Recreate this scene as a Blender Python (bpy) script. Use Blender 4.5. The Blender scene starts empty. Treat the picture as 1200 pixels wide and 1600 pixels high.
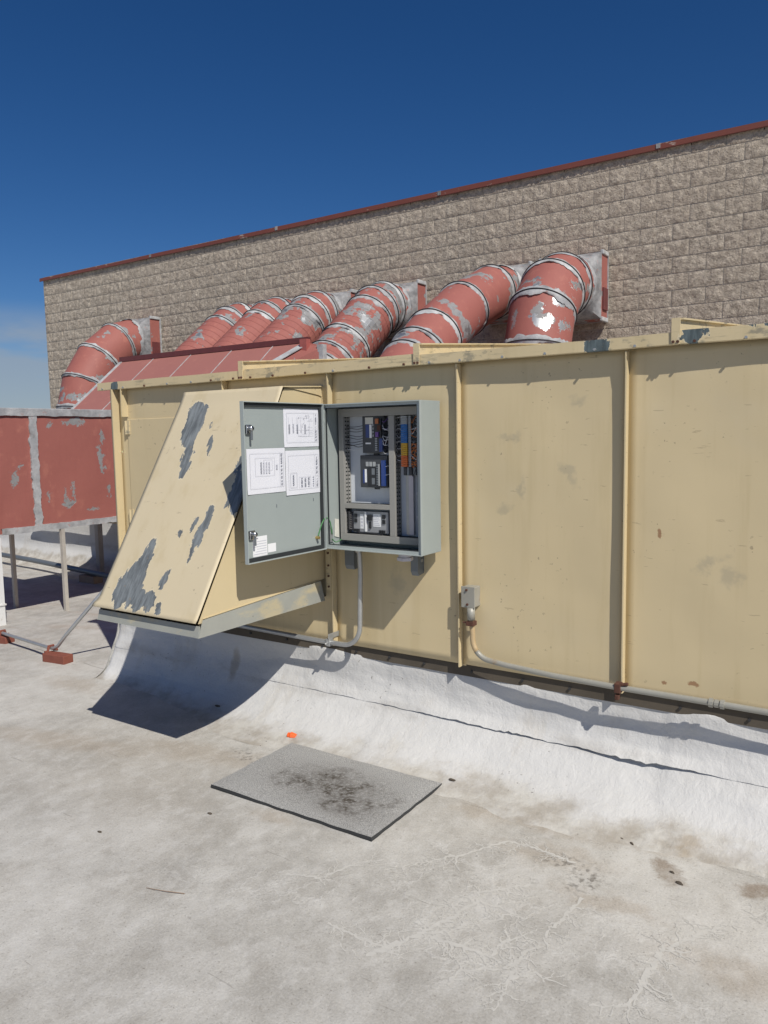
import bpy, bmesh, math, random
from math import sin, cos, pi, radians as R
from mathutils import Vector, Matrix, noise as mnoise

random.seed(7)
S = bpy.context.scene
COL = S.collection
H = 1.65                                    # eye height; modelling below uses z relative to the eye, MB.build adds H

# ------------------------------------------------------------------ camera
cam_d = bpy.data.cameras.new('camera')
cam = bpy.data.objects.new('camera', cam_d)
COL.objects.link(cam)
S.camera = cam
cam_d.sensor_fit = 'VERTICAL'
cam_d.sensor_height = 24.0
cam_d.sensor_width = 18.0
cam_d.lens = 24.0 * 1205.15 / 1600.0
cam_d.clip_start = 0.05
cam_d.clip_end = 3000
YAW, PITCH, ROLL = R(33.8749), R(5.6989), R(-0.99398)
fw = Vector((-sin(YAW) * cos(PITCH), cos(YAW) * cos(PITCH), -sin(PITCH)))
r0 = Vector((cos(YAW), sin(YAW), 0))
u0 = r0.cross(fw)
rt = cos(ROLL) * r0 + sin(ROLL) * u0
up = -sin(ROLL) * r0 + cos(ROLL) * u0
m = Matrix((rt, up, -fw)).transposed().to_4x4()
m.translation = Vector((0, 0, H))
cam.matrix_world = m

# ------------------------------------------------------------------ world, sun, exposure
SUN_EL, SUN_AZ = R(46.5), R(59.8)           # light travels towards -X,+Y; azimuth measured left of +Y
ld = Vector((-sin(SUN_AZ) * cos(SUN_EL), cos(SUN_AZ) * cos(SUN_EL), -sin(SUN_EL)))
W = bpy.data.worlds.new('World')
S.world = W
W.use_nodes = True
wn = W.node_tree
bg = wn.nodes['Background']
sky = wn.nodes.new('ShaderNodeTexSky')
sky.sky_type = 'NISHITA'
sky.sun_disc = False
sky.sun_elevation = SUN_EL
sky.sun_rotation = math.atan2(-ld.x, -ld.y)
sky.altitude = 1500
sky.air_density = 1.0
sky.dust_density = 0.3
sky.ozone_density = 5.0
bg.inputs['Strength'].default_value = 0.06
tcw = wn.nodes.new('ShaderNodeTexCoord')
sepw = wn.nodes.new('ShaderNodeSeparateXYZ')
wn.links.new(tcw.outputs['Generated'], sepw.inputs[0])
# thin cloud bank low on the horizon
mapw = wn.nodes.new('ShaderNodeMapping')
mapw.inputs['Scale'].default_value = (2.2, 2.2, 9.0)
wn.links.new(tcw.outputs['Generated'], mapw.inputs[0])
nzw = wn.nodes.new('ShaderNodeTexNoise')
nzw.inputs['Scale'].default_value = 1.6
nzw.inputs['Detail'].default_value = 6
nzw.inputs['Roughness'].default_value = 0.55
wn.links.new(mapw.outputs[0], nzw.inputs['Vector'])
rpw = wn.nodes.new('ShaderNodeValToRGB')
rpw.color_ramp.elements[0].position = 0.30
rpw.color_ramp.elements[1].position = 0.46
wn.links.new(nzw.outputs[0], rpw.inputs[0])
band = wn.nodes.new('ShaderNodeMapRange')
band.interpolation_type = 'SMOOTHSTEP'
band.inputs['From Min'].default_value = 0.165
band.inputs['From Max'].default_value = 0.115
wn.links.new(sepw.outputs['Z'], band.inputs[0])
mulw = wn.nodes.new('ShaderNodeMath')
mulw.operation = 'MULTIPLY'
wn.links.new(rpw.outputs[0], mulw.inputs[0])
wn.links.new(band.outputs[0], mulw.inputs[1])
mul2 = wn.nodes.new('ShaderNodeMath')
mul2.operation = 'MULTIPLY'
mul2.inputs[1].default_value = 0.72
wn.links.new(mulw.outputs[0], mul2.inputs[0])
mixw = wn.nodes.new('ShaderNodeMix')
mixw.data_type = 'RGBA'
mixw.inputs['B'].default_value = (4.8, 5.6, 6.6, 1)
wn.links.new(mul2.outputs[0], mixw.inputs['Factor'])
hsw = wn.nodes.new('ShaderNodeHueSaturation')
hsw.inputs['Saturation'].default_value = 1.25
hsw.inputs['Hue'].default_value = 0.507
wn.links.new(sky.outputs[0], hsw.inputs['Color'])
wn.links.new(hsw.outputs[0], mixw.inputs['A'])
wn.links.new(mixw.outputs['Result'], bg.inputs['Color'])

sun_d = bpy.data.lights.new('sun', 'SUN')
sun_d.energy = 4.3
sun_d.angle = R(0.53)
sun_d.color = (1.0, 0.95, 0.87)
sun = bpy.data.objects.new('sun', sun_d)
COL.objects.link(sun)
sun.rotation_mode = 'QUATERNION'
sun.rotation_quaternion = ld.to_track_quat('-Z', 'Y')
sun.location = (6, -6, 12)

S.view_settings.view_transform = 'Standard'
S.view_settings.look = 'None'
S.view_settings.exposure = 0.06
S.view_settings.gamma = 1.0
S.view_settings.use_curve_mapping = False
S.render.engine = 'CYCLES'
S.cycles.max_bounces = 6
S.cycles.use_denoising = True


# ------------------------------------------------------------------ shader helper
class G:
    def __init__(s, name, rough=0.6, metallic=0.0, spec=0.5):
        s.m = bpy.data.materials.new(name)
        s.m.use_nodes = True
        s.nt = s.m.node_tree
        s.b = s.nt.nodes['Principled BSDF']
        s.b.inputs['Roughness'].default_value = rough
        s.b.inputs['Metallic'].default_value = metallic
        s.b.inputs['Specular IOR Level'].default_value = spec
        s.tc = s.nt.nodes.new('ShaderNodeTexCoord')
        s.obj = s.tc.outputs['Object']
        s.uv = s.tc.outputs['UV']

    def link(s, a, b):
        s.nt.links.new(a, b)

    def put(s, sock, v):
        if isinstance(v, bpy.types.NodeSocket):
            s.link(v, sock)
        elif isinstance(v, (tuple, list)) and len(v) == 3 and sock.type == 'RGBA':
            sock.default_value = (*v, 1)
        else:
            sock.default_value = v

    def map(s, vec, scale=(1, 1, 1), loc=(0, 0, 0), rot=(0, 0, 0), typ='POINT'):
        n = s.nt.nodes.new('ShaderNodeMapping')
        n.vector_type = typ
        s.link(vec, n.inputs[0])
        n.inputs['Location'].default_value = loc
        n.inputs['Rotation'].default_value = rot
        n.inputs['Scale'].default_value = scale
        return n.outputs[0]

    def noise(s, scale, detail=4, rough=0.55, vec=None, dist=0.0, col=False):
        n = s.nt.nodes.new('ShaderNodeTexNoise')
        s.link(vec if vec is not None else s.obj, n.inputs['Vector'])
        n.inputs['Scale'].default_value = scale
        n.inputs['Detail'].default_value = detail
        n.inputs['Roughness'].default_value = rough
        n.inputs['Distortion'].default_value = dist
        return n.outputs['Color' if col else 0]

    def voro(s, scale, feature='DISTANCE_TO_EDGE', vec=None, rnd=1.0):
        n = s.nt.nodes.new('ShaderNodeTexVoronoi')
        n.feature = feature
        s.link(vec if vec is not None else s.obj, n.inputs['Vector'])
        n.inputs['Scale'].default_value = scale
        n.inputs['Randomness'].default_value = rnd
        return n.outputs[0]

    def math(s, op, a, b=0.0, clamp=False):
        n = s.nt.nodes.new('ShaderNodeMath')
        n.operation = op
        n.use_clamp = clamp
        s.put(n.inputs[0], a)
        s.put(n.inputs[1], b)
        return n.outputs[0]

    def vmath(s, op, a, b=(0, 0, 0)):
        n = s.nt.nodes.new('ShaderNodeVectorMath')
        n.operation = op
        s.put(n.inputs[0], a)
        if op == 'SCALE':
            s.put(n.inputs['Scale'], b)
        else:
            s.put(n.inputs[1], b)
        return n.outputs['Value' if op in ('LENGTH', 'DISTANCE', 'DOT_PRODUCT') else 0]

    def step(s, x, lo, hi, a=0.0, b=1.0):
        n = s.nt.nodes.new('ShaderNodeMapRange')
        n.interpolation_type = 'SMOOTHSTEP'
        s.put(n.inputs[0], x)
        flip = lo > hi
        if flip:
            lo, hi, a, b = hi, lo, b, a
        n.inputs[1].default_value = lo
        n.inputs[2].default_value = hi
        n.inputs[3].default_value = a
        n.inputs[4].default_value = b
        return n.outputs[0]

    def mix(s, f, a, b):
        n = s.nt.nodes.new('ShaderNodeMix')
        n.data_type = 'RGBA'
        s.put(n.inputs['Factor'], f)
        s.put(n.inputs['A'], a)
        s.put(n.inputs['B'], b)
        return n.outputs['Result']

    def fmix(s, f, a, b):
        n = s.nt.nodes.new('ShaderNodeMix')
        s.put(n.inputs[0], f)
        s.put(n.inputs[2], a)
        s.put(n.inputs[3], b)
        return n.outputs[0]

    def sep(s, v):
        n = s.nt.nodes.new('ShaderNodeSeparateXYZ')
        s.link(v, n.inputs[0])
        return n.outputs

    def rnd(s):
        n = s.nt.nodes.new('ShaderNodeObjectInfo')
        return n.outputs['Random']

    def ellipses(s, vec, items):
        """items: (cx, cy, rx, ry, angle); returns the smallest normalised distance (under 1 inside)"""
        out = None
        for cx, cy, rx, ry, a in items:
            v = s.map(vec, scale=(rx, ry, 1.0), loc=(cx, cy, 0), rot=(0, 0, a), typ='TEXTURE')
            l = s.vmath('LENGTH', v)
            out = l if out is None else s.math('MINIMUM', out, l)
        return out

    def flat(s, vec, ax, ay):
        q = s.sep(vec)
        n = s.nt.nodes.new('ShaderNodeCombineXYZ')
        s.link(q[ax], n.inputs[0])
        s.link(q[ay], n.inputs[1])
        return n.outputs[0]

    def col(s, c):
        s.put(s.b.inputs['Base Color'], c)
        return s

    def rough(s, v):
        s.put(s.b.inputs['Roughness'], v)
        return s

    def metal(s, v):
        s.put(s.b.inputs['Metallic'], v)
        return s

    def bump(s, h, strength=0.3, dist=0.01):
        n = s.nt.nodes.new('ShaderNodeBump')
        n.inputs['Strength'].default_value = strength
        n.inputs['Distance'].default_value = dist
        s.link(h, n.inputs['Height'])
        if s.b.inputs['Normal'].is_linked:
            s.link(s.b.inputs['Normal'].links[0].from_socket, n.inputs['Normal'])
        s.link(n.outputs[0], s.b.inputs['Normal'])
        return s


def plain(name, c, rough=0.5, metallic=0.0, var=0.12, scale=30, bump=0.0):
    g = G(name, rough, metallic)
    n = g.noise(scale, 4)
    d = tuple(x * (1 - var) for x in c)
    l = tuple(min(1, x * (1 + var)) for x in c)
    g.col(g.mix(n, d, l))
    if bump:
        g.bump(n, bump, 0.004)
    return g.m


TAN = (0.63, 0.517, 0.315)
TAN2 = (0.555, 0.46, 0.28)


def tan_paint(name, smudges=None, dirty=0.0, patches=None, puv=False, pcol=(0.16, 0.175, 0.18), light=1.0, base=None):
    g = G(name, 0.55)
    big = g.noise(1.3, 5, 0.6)
    streak = g.noise(3.0, 5, 0.6, g.map(g.obj, (3.5, 3.5, 0.28)))
    c = g.mix(big, base or TAN, tuple(x * .9 for x in base) if base else TAN2)
    c = g.mix(g.step(streak, 0.50, 0.68, 0, 0.28), c, (0.47 * light, 0.375 * light, 0.20 * light))
    c = g.mix(g.step(g.noise(2.2, 4, 0.6, g.map(g.obj, (1, 1, 1), (5, 3, 9))), 0.5, 0.8, 0, 0.35), c, (0.60, 0.52, 0.36))
    # thin scratches and specks
    sc = g.noise(9, 3, 0.6, g.map(g.obj, (1.0, 1.0, 7.0), rot=(0, 0.9, 0)))
    c = g.mix(g.step(sc, 0.70, 0.715, 0, 0.35), c, (0.20, 0.15, 0.10))
    sp = g.noise(46, 2, 0.5)
    c = g.mix(g.math('MULTIPLY', g.step(sp, 0.685, 0.71, 0, 0.55), g.step(g.noise(2.6, 3, .6, g.map(g.obj, (1, 1, 1), (7, 2, 4))), .52, .6)), c, (0.19, 0.15, 0.105))
    if smudges:
        f = g.flat(g.obj, 0, 2)
        w = g.vmath('ADD', f, g.vmath('SCALE', g.noise(12, 3, 0.6, col=True), 0.12))
        d = g.ellipses(w, [(x + .06, z + .06, rx, ry, a) for x, z, rx, ry, a in smudges])
        d = g.math('ADD', d, g.math('MULTIPLY', g.math('SUBTRACT', g.noise(28, 3), 0.5), 1.6))
        c = g.mix(g.step(d, 1.2, 0.2, 0, 0.42), c, (0.33, 0.30, 0.22))
    if dirty:
        d1 = g.noise(7, 6, 0.65, g.map(g.obj, (1, 1, 1.6)))
        c = g.mix(g.step(d1, 0.56, 0.66, 0, dirty), c, (0.20, 0.19, 0.15))
        d2 = g.noise(16, 5, 0.7, g.map(g.obj, (0.35, 1, 3.0)))
        c = g.mix(g.step(d2, 0.55, 0.7, 0, dirty * .8), c, (0.27, 0.24, 0.16))
    if smudges:
        f2 = g.vmath('ADD', g.flat(g.obj, 0, 2), g.vmath('SCALE', g.vmath('SUBTRACT', g.noise(40, 4, .65, col=True), (.5, .5, .5)), .03))
        d3 = g.ellipses(f2, [(-.70, -1.083 + H, .026, .012, 0), (-.82, -1.098 + H, .010, .010, 0), (-.85, -.44 + H, .008, .022, .2), (-.40, .02 + H, .012, .006, 0)])
        c = g.mix(g.step(d3, 1.15, .7, 0, .8), c, (0.27, 0.13, 0.06))
    rg = None
    if patches:
        base = g.uv if puv else g.flat(g.obj, 0, 2)
        sc3 = g.map(base, (1, 1, 1))
        w = g.vmath('SCALE', g.vmath('SUBTRACT', g.noise(26, 4, 0.65, g.map(base, (1.2, 0.55, 1)), col=True), (0.5, 0.5, 0.5)), 0.085)
        w2 = g.vmath('SCALE', g.vmath('SUBTRACT', g.noise(6, 2, 0.5, base, col=True), (0.5, 0.5, 0.5)), 0.06)
        d = g.ellipses(g.vmath('ADD', g.vmath('ADD', sc3, w), w2), patches)
        mk = g.step(d, 1.0, 0.985)
        rim = g.math('SUBTRACT', g.step(d, 1.09, 1.05), mk, True)
        pn = g.step(g.noise(16, 6, 0.7, g.map(base, (2.2, 0.4, 1))), .36, .66)
        pc = g.mix(pn, tuple(x * .72 for x in pcol), tuple(x * 1.45 for x in pcol))
        pc = g.mix(g.step(g.noise(30, 4, .6, base), .64, .70, 0, .55), pc, (0.33, 0.24, 0.14))
        c = g.mix(g.math('MULTIPLY', rim, 0.35), c, (0.72, 0.66, 0.5))
        c = g.mix(mk, c, pc)
        g.bump(g.math('SUBTRACT', 1.0, mk), 0.6, 0.002)
        rg = g.fmix(mk, 0.55, 0.42)
    g.col(c)
    if rg is not None:
        g.rough(rg)
    g.bump(g.noise(160, 2), 0.08, 0.002)
    g.bump(g.noise(2.6, 2), 0.25, 0.02)
    return g.m


def red_paint(name, scale=2.4, peel=0.63, box=None, axes=(1, 2), shiny=0.66, dust=0.0):
    g = G(name, 0.62, spec=0.3)
    big = g.noise(1.8, 5, 0.6)
    c = g.mix(big, (0.35, 0.128, 0.104), (0.285, 0.10, 0.086))
    st = g.noise(4, 4, 0.6, g.map(g.obj, (3, 3, .4)))
    c = g.mix(g.step(st, 0.5, 0.8, 0, 0.4), c, (0.27, 0.085, 0.078))
    c = g.mix(g.step(g.noise(7, 5, .65), 0.55, 0.7, 0, 0.35), c, (0.46, 0.19, 0.14))
    if dust:
        c = g.mix(dust, c, (0.40, 0.215, 0.19))
    # flaked patches down to bare galvanised steel, grey primer round them
    p = g.noise(scale, 6, 0.55, g.map(g.obj, (1, 1, 1), (3.3, 7.1, 1.2)))
    p2 = g.noise(scale * 3.1, 5, 0.6)
    if box is not None:
        w = g.vmath('SCALE', g.vmath('SUBTRACT', g.noise(11, 6, 0.75, col=True), (0.5, 0.5, 0.5)), 0.24)
        d = g.ellipses(g.vmath('ADD', g.flat(g.obj, *axes), g.flat(w, *axes)), box)
        prim = g.step(d, 1.0, 0.93)
        bare = g.math('MULTIPLY', prim, g.step(p2, shiny, shiny + .03))
    else:
        q = g.math('ADD', g.math('MULTIPLY', p, 0.72), g.math('MULTIPLY', p2, 0.28))
        prim = g.step(q, peel - 0.035, peel - 0.03)
        bare = g.step(q, peel + 0.012, peel + 0.015)
    pc = g.mix(g.noise(20, 4), (0.17, 0.17, 0.175), (0.33, 0.325, 0.32))
    c = g.mix(prim, c, pc)
    c = g.mix(bare, c, (0.50, 0.51, 0.51))
    g.col(c)
    g.metal(g.math('MULTIPLY', bare, 0.85))
    g.rough(g.fmix(bare, 0.62, 0.46))
    g.bump(g.math('SUBTRACT', 1.0, prim), 0.5, 0.002)
    g.bump(g.noise(60, 3), 0.10, 0.003)
    g.bump(g.noise(5, 3), 0.25, 0.015)
    return g.m


def sealant(name, c1=(0.34, 0.35, 0.355), c2=(0.55, 0.56, 0.56), brown=0.3):
    g = G(name, 0.62)
    n = g.noise(9, 6, 0.65)
    c = g.mix(g.step(n, 0.3, 0.7), c1, c2)
    c = g.mix(g.step(g.noise(16, 5, 0.7), 0.6, 0.68, 0, brown * 1.6), c, (0.36, 0.15, 0.12))
    c = g.mix(g.step(g.noise(5, 4, 0.6), 0.6, 0.75, 0, 0.6), c, (0.16, 0.15, 0.14))
    g.col(c)
    g.bump(g.noise(45, 4), 0.5, 0.006)
    return g.m


# ---------------- materials
M = {}
M['tan'] = tan_paint('tan_paint', smudges=[(-1.54, -0.02 + H, .06, .03, .4), (-1.26, -0.19 + H, .03, .065, .6), (-1.48, -0.27 + H, .02, .05, 0),
                                           (-1.58, -0.36 + H, .05, .03, .5), (-0.56, -0.62 + H, .045, .05, 0), (-0.65, -0.56 + H, .08, .03, .6),
                                           (-1.21, 0.14 + H, .05, .03, .2), (-2.2, -0.78 + H, .05, .09, .1), (-2.98, -.62 + H, .1, .06, 0)])
M['tan_dirty'] = tan_paint('weathered_tan_edge', dirty=0.75,
                           patches=[(-1.12, .36 + H, .055, .06, .1), (-4.40, .345 + H, .03, .06, 0), (-0.72, .40 + H, .05, .05, 0.3), (-0.45, .42 + H, .08, .025, 0)], pcol=(0.09, 0.115, 0.12))
M['hood'] = tan_paint('flaking_cream_paint', base=(0.625, 0.535, 0.365), puv=True, patches=[
    (-3.245, 1.06, .066, .16, .25), (-3.195, 1.10, .03, .10, .1), (-3.185, 0.87, .040, .13, .2), (-3.045, 0.93, .013, .07, .18), (-3.105, 1.06, .008, .02, 0),
    (-2.868, 0.46, .032, .14, -.08), (-2.882, .36, .018, .08, .0), (-2.945, .485, .017, .045, -.1), (-3.245, .13, .075, .14, -.25), (-3.185, .20, .055, .19, .0),
    (-3.115, .06, .045, .06, 0), (-2.995, .18, .018, .06, -.1), (-3.04, .06, .045, .055, 0), (-2.955, .035, .03, .04, 0),
    (-2.715, .68, .055, .12, .35), (-2.775, .82, .018, .07, .05), (-2.762, .615, .014, .035, 0), (-3.0, .42, .01, .02, 0)])
M['primer'] = plain('grey_primer_steel', (0.235, 0.245, 0.24), 0.45, 0.15, 0.2, 9, 0.1)
M['tray'] = None
g = G('worn_grey_green_tray', 0.5)
c = g.mix(g.noise(5, 5, .6), (0.25, 0.26, 0.245), (0.40, 0.405, 0.355))
c = g.mix(g.step(g.noise(4, 5, .6, g.map(g.obj, (1, 1, 2), (2, 1, 5))), .55, .68, 0, .8), c, (0.50, 0.43, 0.27))
c = g.mix(g.step(g.noise(50, 2), .74, .78, 0, .7), c, (0.1, .09, .08))
g.col(c)
g.bump(g.noise(30, 3), .1, .003)
M['tray'] = g.m
M['leg_paint'] = plain('weathered_leg_paint', (0.42, 0.39, 0.345), 0.7, 0, .25, 9)
M['dark_rail'] = plain('dirty_shaded_rail', (0.085, 0.070, 0.052), 0.8, 0, 0.35, 8, 0.3)  # brown dirt, with the shade under the panel overhang put into the colour
M['red'] = red_paint('flaking_red_paint', 2.2, 0.572)
M['red_b'] = red_paint('red_paint_light_wear', 3.0, 0.60)
M['red_slope'] = red_paint('dull_red_roof_paint', 2.6, 0.72, dust=.28)
M['red_front'] = red_paint('red_paint_bare_front', box=[(-3.56, 1.36 + H, .085, .15, .1), (-3.47, 1.27 + H, .085, .10, 0), (-3.86, 1.33 + H, .035, .12, 0), (-3.33, 1.22 + H, .02, .07, 0), (-3.64, 1.72 + H, .05, .05, .5),
                                                              (-3.38, 1.55 + H, .06, .12, .3), (-3.75, 1.80 + H, .14, .025, .1), (-3.72, 1.10 + H, .07, .012, 0), (-3.30, 1.75 + H, .03, .05, 0), (-3.9, 1.6 + H, .03, .03, 0)], axes=(0, 2), shiny=.50)
M['red_box'] = red_paint('red_plenum_paint', box=[(4.86, .185 + H, .15, .028, 0), (4.58, .165 + H, .03, .035, 0.4), (5.19, 0.02 + H, .022, .07, 0), (5.16, -.2 + H, .035, .15, 0.1),
                                                   (4.76, -.63 + H, .075, .045, 0), (4.72, -.55 + H, .016, .08, 0), (4.83, -.52 + H, .016, .11, 0), (5.24, -.53 + H, .02, .07, 0),
                                                   (4.19, -.35 + H, .022, .10, -.25), (4.26, -.23 + H, .045, .018, .3), (5.05, -.73 + H, .08, .02, 0), (4.54, -.55 + H, .012, .07, 0)])
M['red_dark'] = plain('dark_red_trim', (0.13, 0.035, 0.035), 0.5, 0, 0.25, 12, .1)
M['red_post'] = plain('brick_red_steel', (0.36, 0.10, 0.085), 0.55, 0, 0.2, 9, .1)
M['wood_red'] = plain('red_painted_timber', (0.21, 0.065, 0.042), 0.75, 0, 0.3, 14, .3)
M['wood_bare'] = plain('weathered_timber', (0.30, 0.22, 0.16), 0.8, 0, 0.25, 14, .3)
M['seal'] = sealant('grey_sealant', (0.26, 0.265, 0.275), (0.43, 0.435, 0.44), 0.35)
M['seal_white'] = sealant('pale_sealant', (0.33, 0.34, 0.345), (0.52, 0.525, 0.525), 0.25)
M['seal_dark'] = sealant('stained_sealant', (0.15, 0.15, 0.155), (0.33, 0.33, 0.335), 0.6)
M['seam_black'] = plain('dark_joint', (0.03, 0.03, 0.032), 0.6)
M['enc'] = plain('enclosure_grey', (0.315, 0.355, 0.345), 0.42, 0, 0.04, 14)
M['enc_edge'] = plain('enclosure_edge', (0.36, 0.40, 0.39), 0.40, 0, 0.05, 14)
M['gasket'] = plain('black_gasket', (0.022, 0.026, 0.028), 0.7)
M['plate'] = plain('pale_back_panel', (0.62, 0.66, 0.70), 0.45, 0, 0.03, 12)
M['duct_pvc'] = plain('grey_pvc_trunking', (0.29, 0.285, 0.265), 0.5, 0, 0.05, 20)
M['black'] = plain('black_plastic', (0.018, 0.020, 0.024), 0.45)
M['charcoal'] = plain('charcoal_plastic', (0.045, 0.05, 0.058), 0.5)
M['navy'] = plain('navy_label', (0.02, 0.05, 0.20), 0.4)
M['blue'] = plain('blue_terminal', (0.02, 0.14, 0.42), 0.45)
M['yellow'] = plain('yellow_terminal', (0.62, 0.36, 0.02), 0.45)
M['orange'] = plain('orange_terminal', (0.62, 0.13, 0.02), 0.45)
M['orange_cap'] = plain('orange_cap_plastic', (0.85, 0.14, 0.03), 0.45)
M['terminal_grey'] = plain('grey_terminal', (0.33, 0.35, 0.36), 0.45)
M['white'] = plain('white_label', (0.78, 0.79, 0.80), 0.5, 0, 0.03)
M['paper'] = plain('printer_paper', (0.70, 0.71, 0.755), 0.8, 0, 0.02, 6)
M['ink'] = plain('printed_ink', (0.30, 0.31, 0.35), 0.8)
M['ink_light'] = plain('faint_print', (0.54, 0.55, 0.60), 0.8)
M['psu'] = plain('silver_psu_face', (0.36, 0.37, 0.39), 0.4, 0.3, 0.1, 20)
M['chrome'] = plain('zinc_hardware', (0.62, 0.63, 0.64), 0.22, 1.0, 0.08, 40)
M['galv'] = plain('galvanised_steel', (0.42, 0.43, 0.43), 0.38, 0.55, 0.15, 25)
M['strut'] = plain('bluegrey_strut', (0.17, 0.19, 0.21), 0.45, 0.3, 0.15, 20)
M['hub'] = plain('white_pvc_hub', (0.52, 0.50, 0.54), 0.5)
M['tag'] = plain('cream_tag', (0.62, 0.61, 0.55), 0.6)
M['green_wire'] = plain('green_wire', (0.06, 0.22, 0.07), 0.4)
M['wire'] = plain('black_wire', (0.02, 0.02, 0.025), 0.4)
M['wire_o'] = plain('orange_wire', (0.55, 0.16, 0.03), 0.4)
M['wire_p'] = plain('violet_wire', (0.12, 0.05, 0.25), 0.4)
M['wire_w'] = plain('white_wire', (0.6, 0.6, 0.62), 0.4)
M['brass'] = plain('brass_lug', (0.6, 0.42, 0.16), 0.3, 0.8)
M['copper_led'] = plain('amber_relay', (0.42, 0.13, 0.04), 0.4)
M['rust'] = plain('rusted_clamp', (0.095, 0.040, 0.026), 0.85, 0.1, 0.4, 60, .4)
M['leaf'] = plain('dry_debris', (0.085, 0.068, 0.050), 0.9, 0, 0.4, 30)
g = G('painted_grey_conduit', 0.45, 0.1)
c = g.mix(g.noise(10, 4), (0.27, 0.262, 0.222), (0.36, 0.352, 0.312))
c = g.mix(g.step(g.noise(6, 5, .6), .62, .72, 0, .8), c, (0.33, 0.19, 0.07))
g.col(c)
M['conduit'] = g.m
g = G('rust_streaked_conduit', 0.55, 0.1)
c = g.mix(g.noise(9, 5, .6), (0.42, 0.36, 0.25), (0.52, 0.33, 0.13))
g.col(c)
M['conduit_rust'] = g.m
g = G('white_painted_post', 0.6)
c = g.mix(g.noise(4, 5, .6), (0.62, 0.63, 0.64), (0.72, 0.72, 0.70))
c = g.mix(g.step(g.noise(12, 5, .6), .62, .7, 0, .8), c, (0.42, .36, .30))
g.col(c)
g.bump(g.noise(30, 4), .3, .005)
M['post_white'] = g.m

# split-face block
g = G('split_face_block', 0.9, spec=0.2)
rv = g.vmath('ADD', g.obj, g.vmath('SCALE', g.noise(1, 0), 0.0))
nodeinfo = g.nt.nodes.new('ShaderNodeObjectInfo')
off = g.nt.nodes.new('ShaderNodeCombineXYZ')
for i in range(3):
    g.link(g.math('MULTIPLY', nodeinfo.outputs['Random'], 37.0 + 11 * i), off.inputs[i])
v = g.vmath('ADD', g.obj, off.outputs[0])
n1 = g.noise(16, 6, 0.65, v)
n2 = g.noise(55, 4, 0.6, v)
c = g.mix(g.step(n1, 0.3, 0.7), (0.30, 0.262, 0.215), (0.59, 0.52, 0.425))
c = g.mix(g.step(g.noise(7, 4, .6, v), .42, .66, 0, .4), c, (0.30, 0.25, 0.20))
c = g.mix(g.step(n2, 0.55, 0.72, 0, 0.55), c, (0.58, 0.51, 0.43))
c = g.mix(g.step(n2, 0.45, 0.30, 0, 0.75), c, (0.155, 0.125, 0.10))
c = g.mix(g.math('MULTIPLY', nodeinfo.outputs['Random'], 0.25), c, (0.40, 0.335, 0.27))
g.col(c)
g.bump(g.math('ADD', g.noise(34, 6, 0.7, v), g.math('MULTIPLY', g.noise(11, 3, 0.6, v), 0.9)), 0.85, 0.024)
M['block'] = g.m
M['mortar'] = plain('mortar_joint', (0.46, 0.43, 0.375), 0.95, 0, 0.12, 8, .2)
g = G('rust_red_coping', 0.5, 0.0)
c = g.mix(g.noise(3, 5, .6), (0.19, 0.058, 0.038), (0.135, 0.043, 0.032))
c = g.mix(g.step(g.noise(5, 5, .65, g.map(g.obj, (1, 3, 3))), .63, .67, 0, .8), c, (0.40, .33, .28))
g.col(c)
M['coping'] = g.m

# roof membrane
g = G('weathered_white_roof_coating', 0.75, spec=0.3)
xy = g.flat(g.obj, 0, 1)
q = g.sep(g.obj)
n_big = g.noise(0.75, 6, 0.6, xy)
n_med = g.noise(3.2, 8, 0.65, g.map(xy, (1, 1, 1), rot=(0, 0, .5)))
n_fine = g.noise(26, 6, 0.7, xy)
c = g.mix(g.step(n_med, 0.33, 0.68), (0.355, 0.340, 0.308), (0.50, 0.485, 0.447))
c = g.mix(g.step(n_big, 0.45, 0.68, 0, 0.6), c, (0.415, 0.385, 0.335))
str_ = g.noise(2.2, 7, 0.65, g.map(xy, (1.6, 0.5, 1), rot=(0, 0, 0.6)))
c = g.mix(g.step(str_, 0.52, 0.72, 0, 0.6), c, (0.565, 0.553, 0.522))
c = g.mix(g.step(n_fine, 0.5, 0.72, 0, 0.4), c, (0.58, 0.568, 0.54))
c = g.mix(g.step(n_fine, 0.42, 0.25, 0, 0.45), c, (0.28, 0.258, 0.225))
c = g.mix(g.step(g.noise(.62, 5, .6, g.map(xy, (1, 1, 1), (2.7, 1.1, 0))), .47, .60, 0, .45), c, (0.60, 0.585, 0.545))
# pale crackle where the coating wore into branching lines
wv = g.vmath('ADD', xy, g.vmath('SCALE', g.vmath('SUBTRACT', g.noise(5, 5, .65, xy, col=True), (.5, .5, .5)), 0.32))
ve = g.voro(3.4, vec=g.map(wv, (1.5, 0.8, 1), rot=(0, 0, .35)))
ve2 = g.voro(9.5, vec=g.map(wv, (1.3, .9, 1), rot=(0, 0, .35)))
wv3 = g.vmath('ADD', xy, g.vmath('SCALE', g.vmath('SUBTRACT', g.noise(14, 4, .65, xy, col=True), (.5, .5, .5)), 0.10))
ve3 = g.voro(24, vec=wv3)
zone = g.ellipses(wv, [(-1.06, 2.16, .42, .24, .5), (-1.36, 2.40, .3, .14, .3), (-.58, 2.3, .16, .34, .9), (-1.9, 2.0, .5, .12, .3), (-1.25, 2.62, .4, .1, .15)])
zm = g.step(zone, 1.35, 0.45)
vl = g.math('MAXIMUM', g.math('MULTIPLY', g.step(ve, 0.040, 0.008), zm),
            g.math('MULTIPLY', g.math('MAXIMUM', g.step(ve2, 0.05, 0.008, 0, .85), g.step(ve3, .10, .015, 0, .55)), g.math('MULTIPLY', zm, g.step(g.noise(4.5, 3, .5, xy), .42, .58))))
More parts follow.
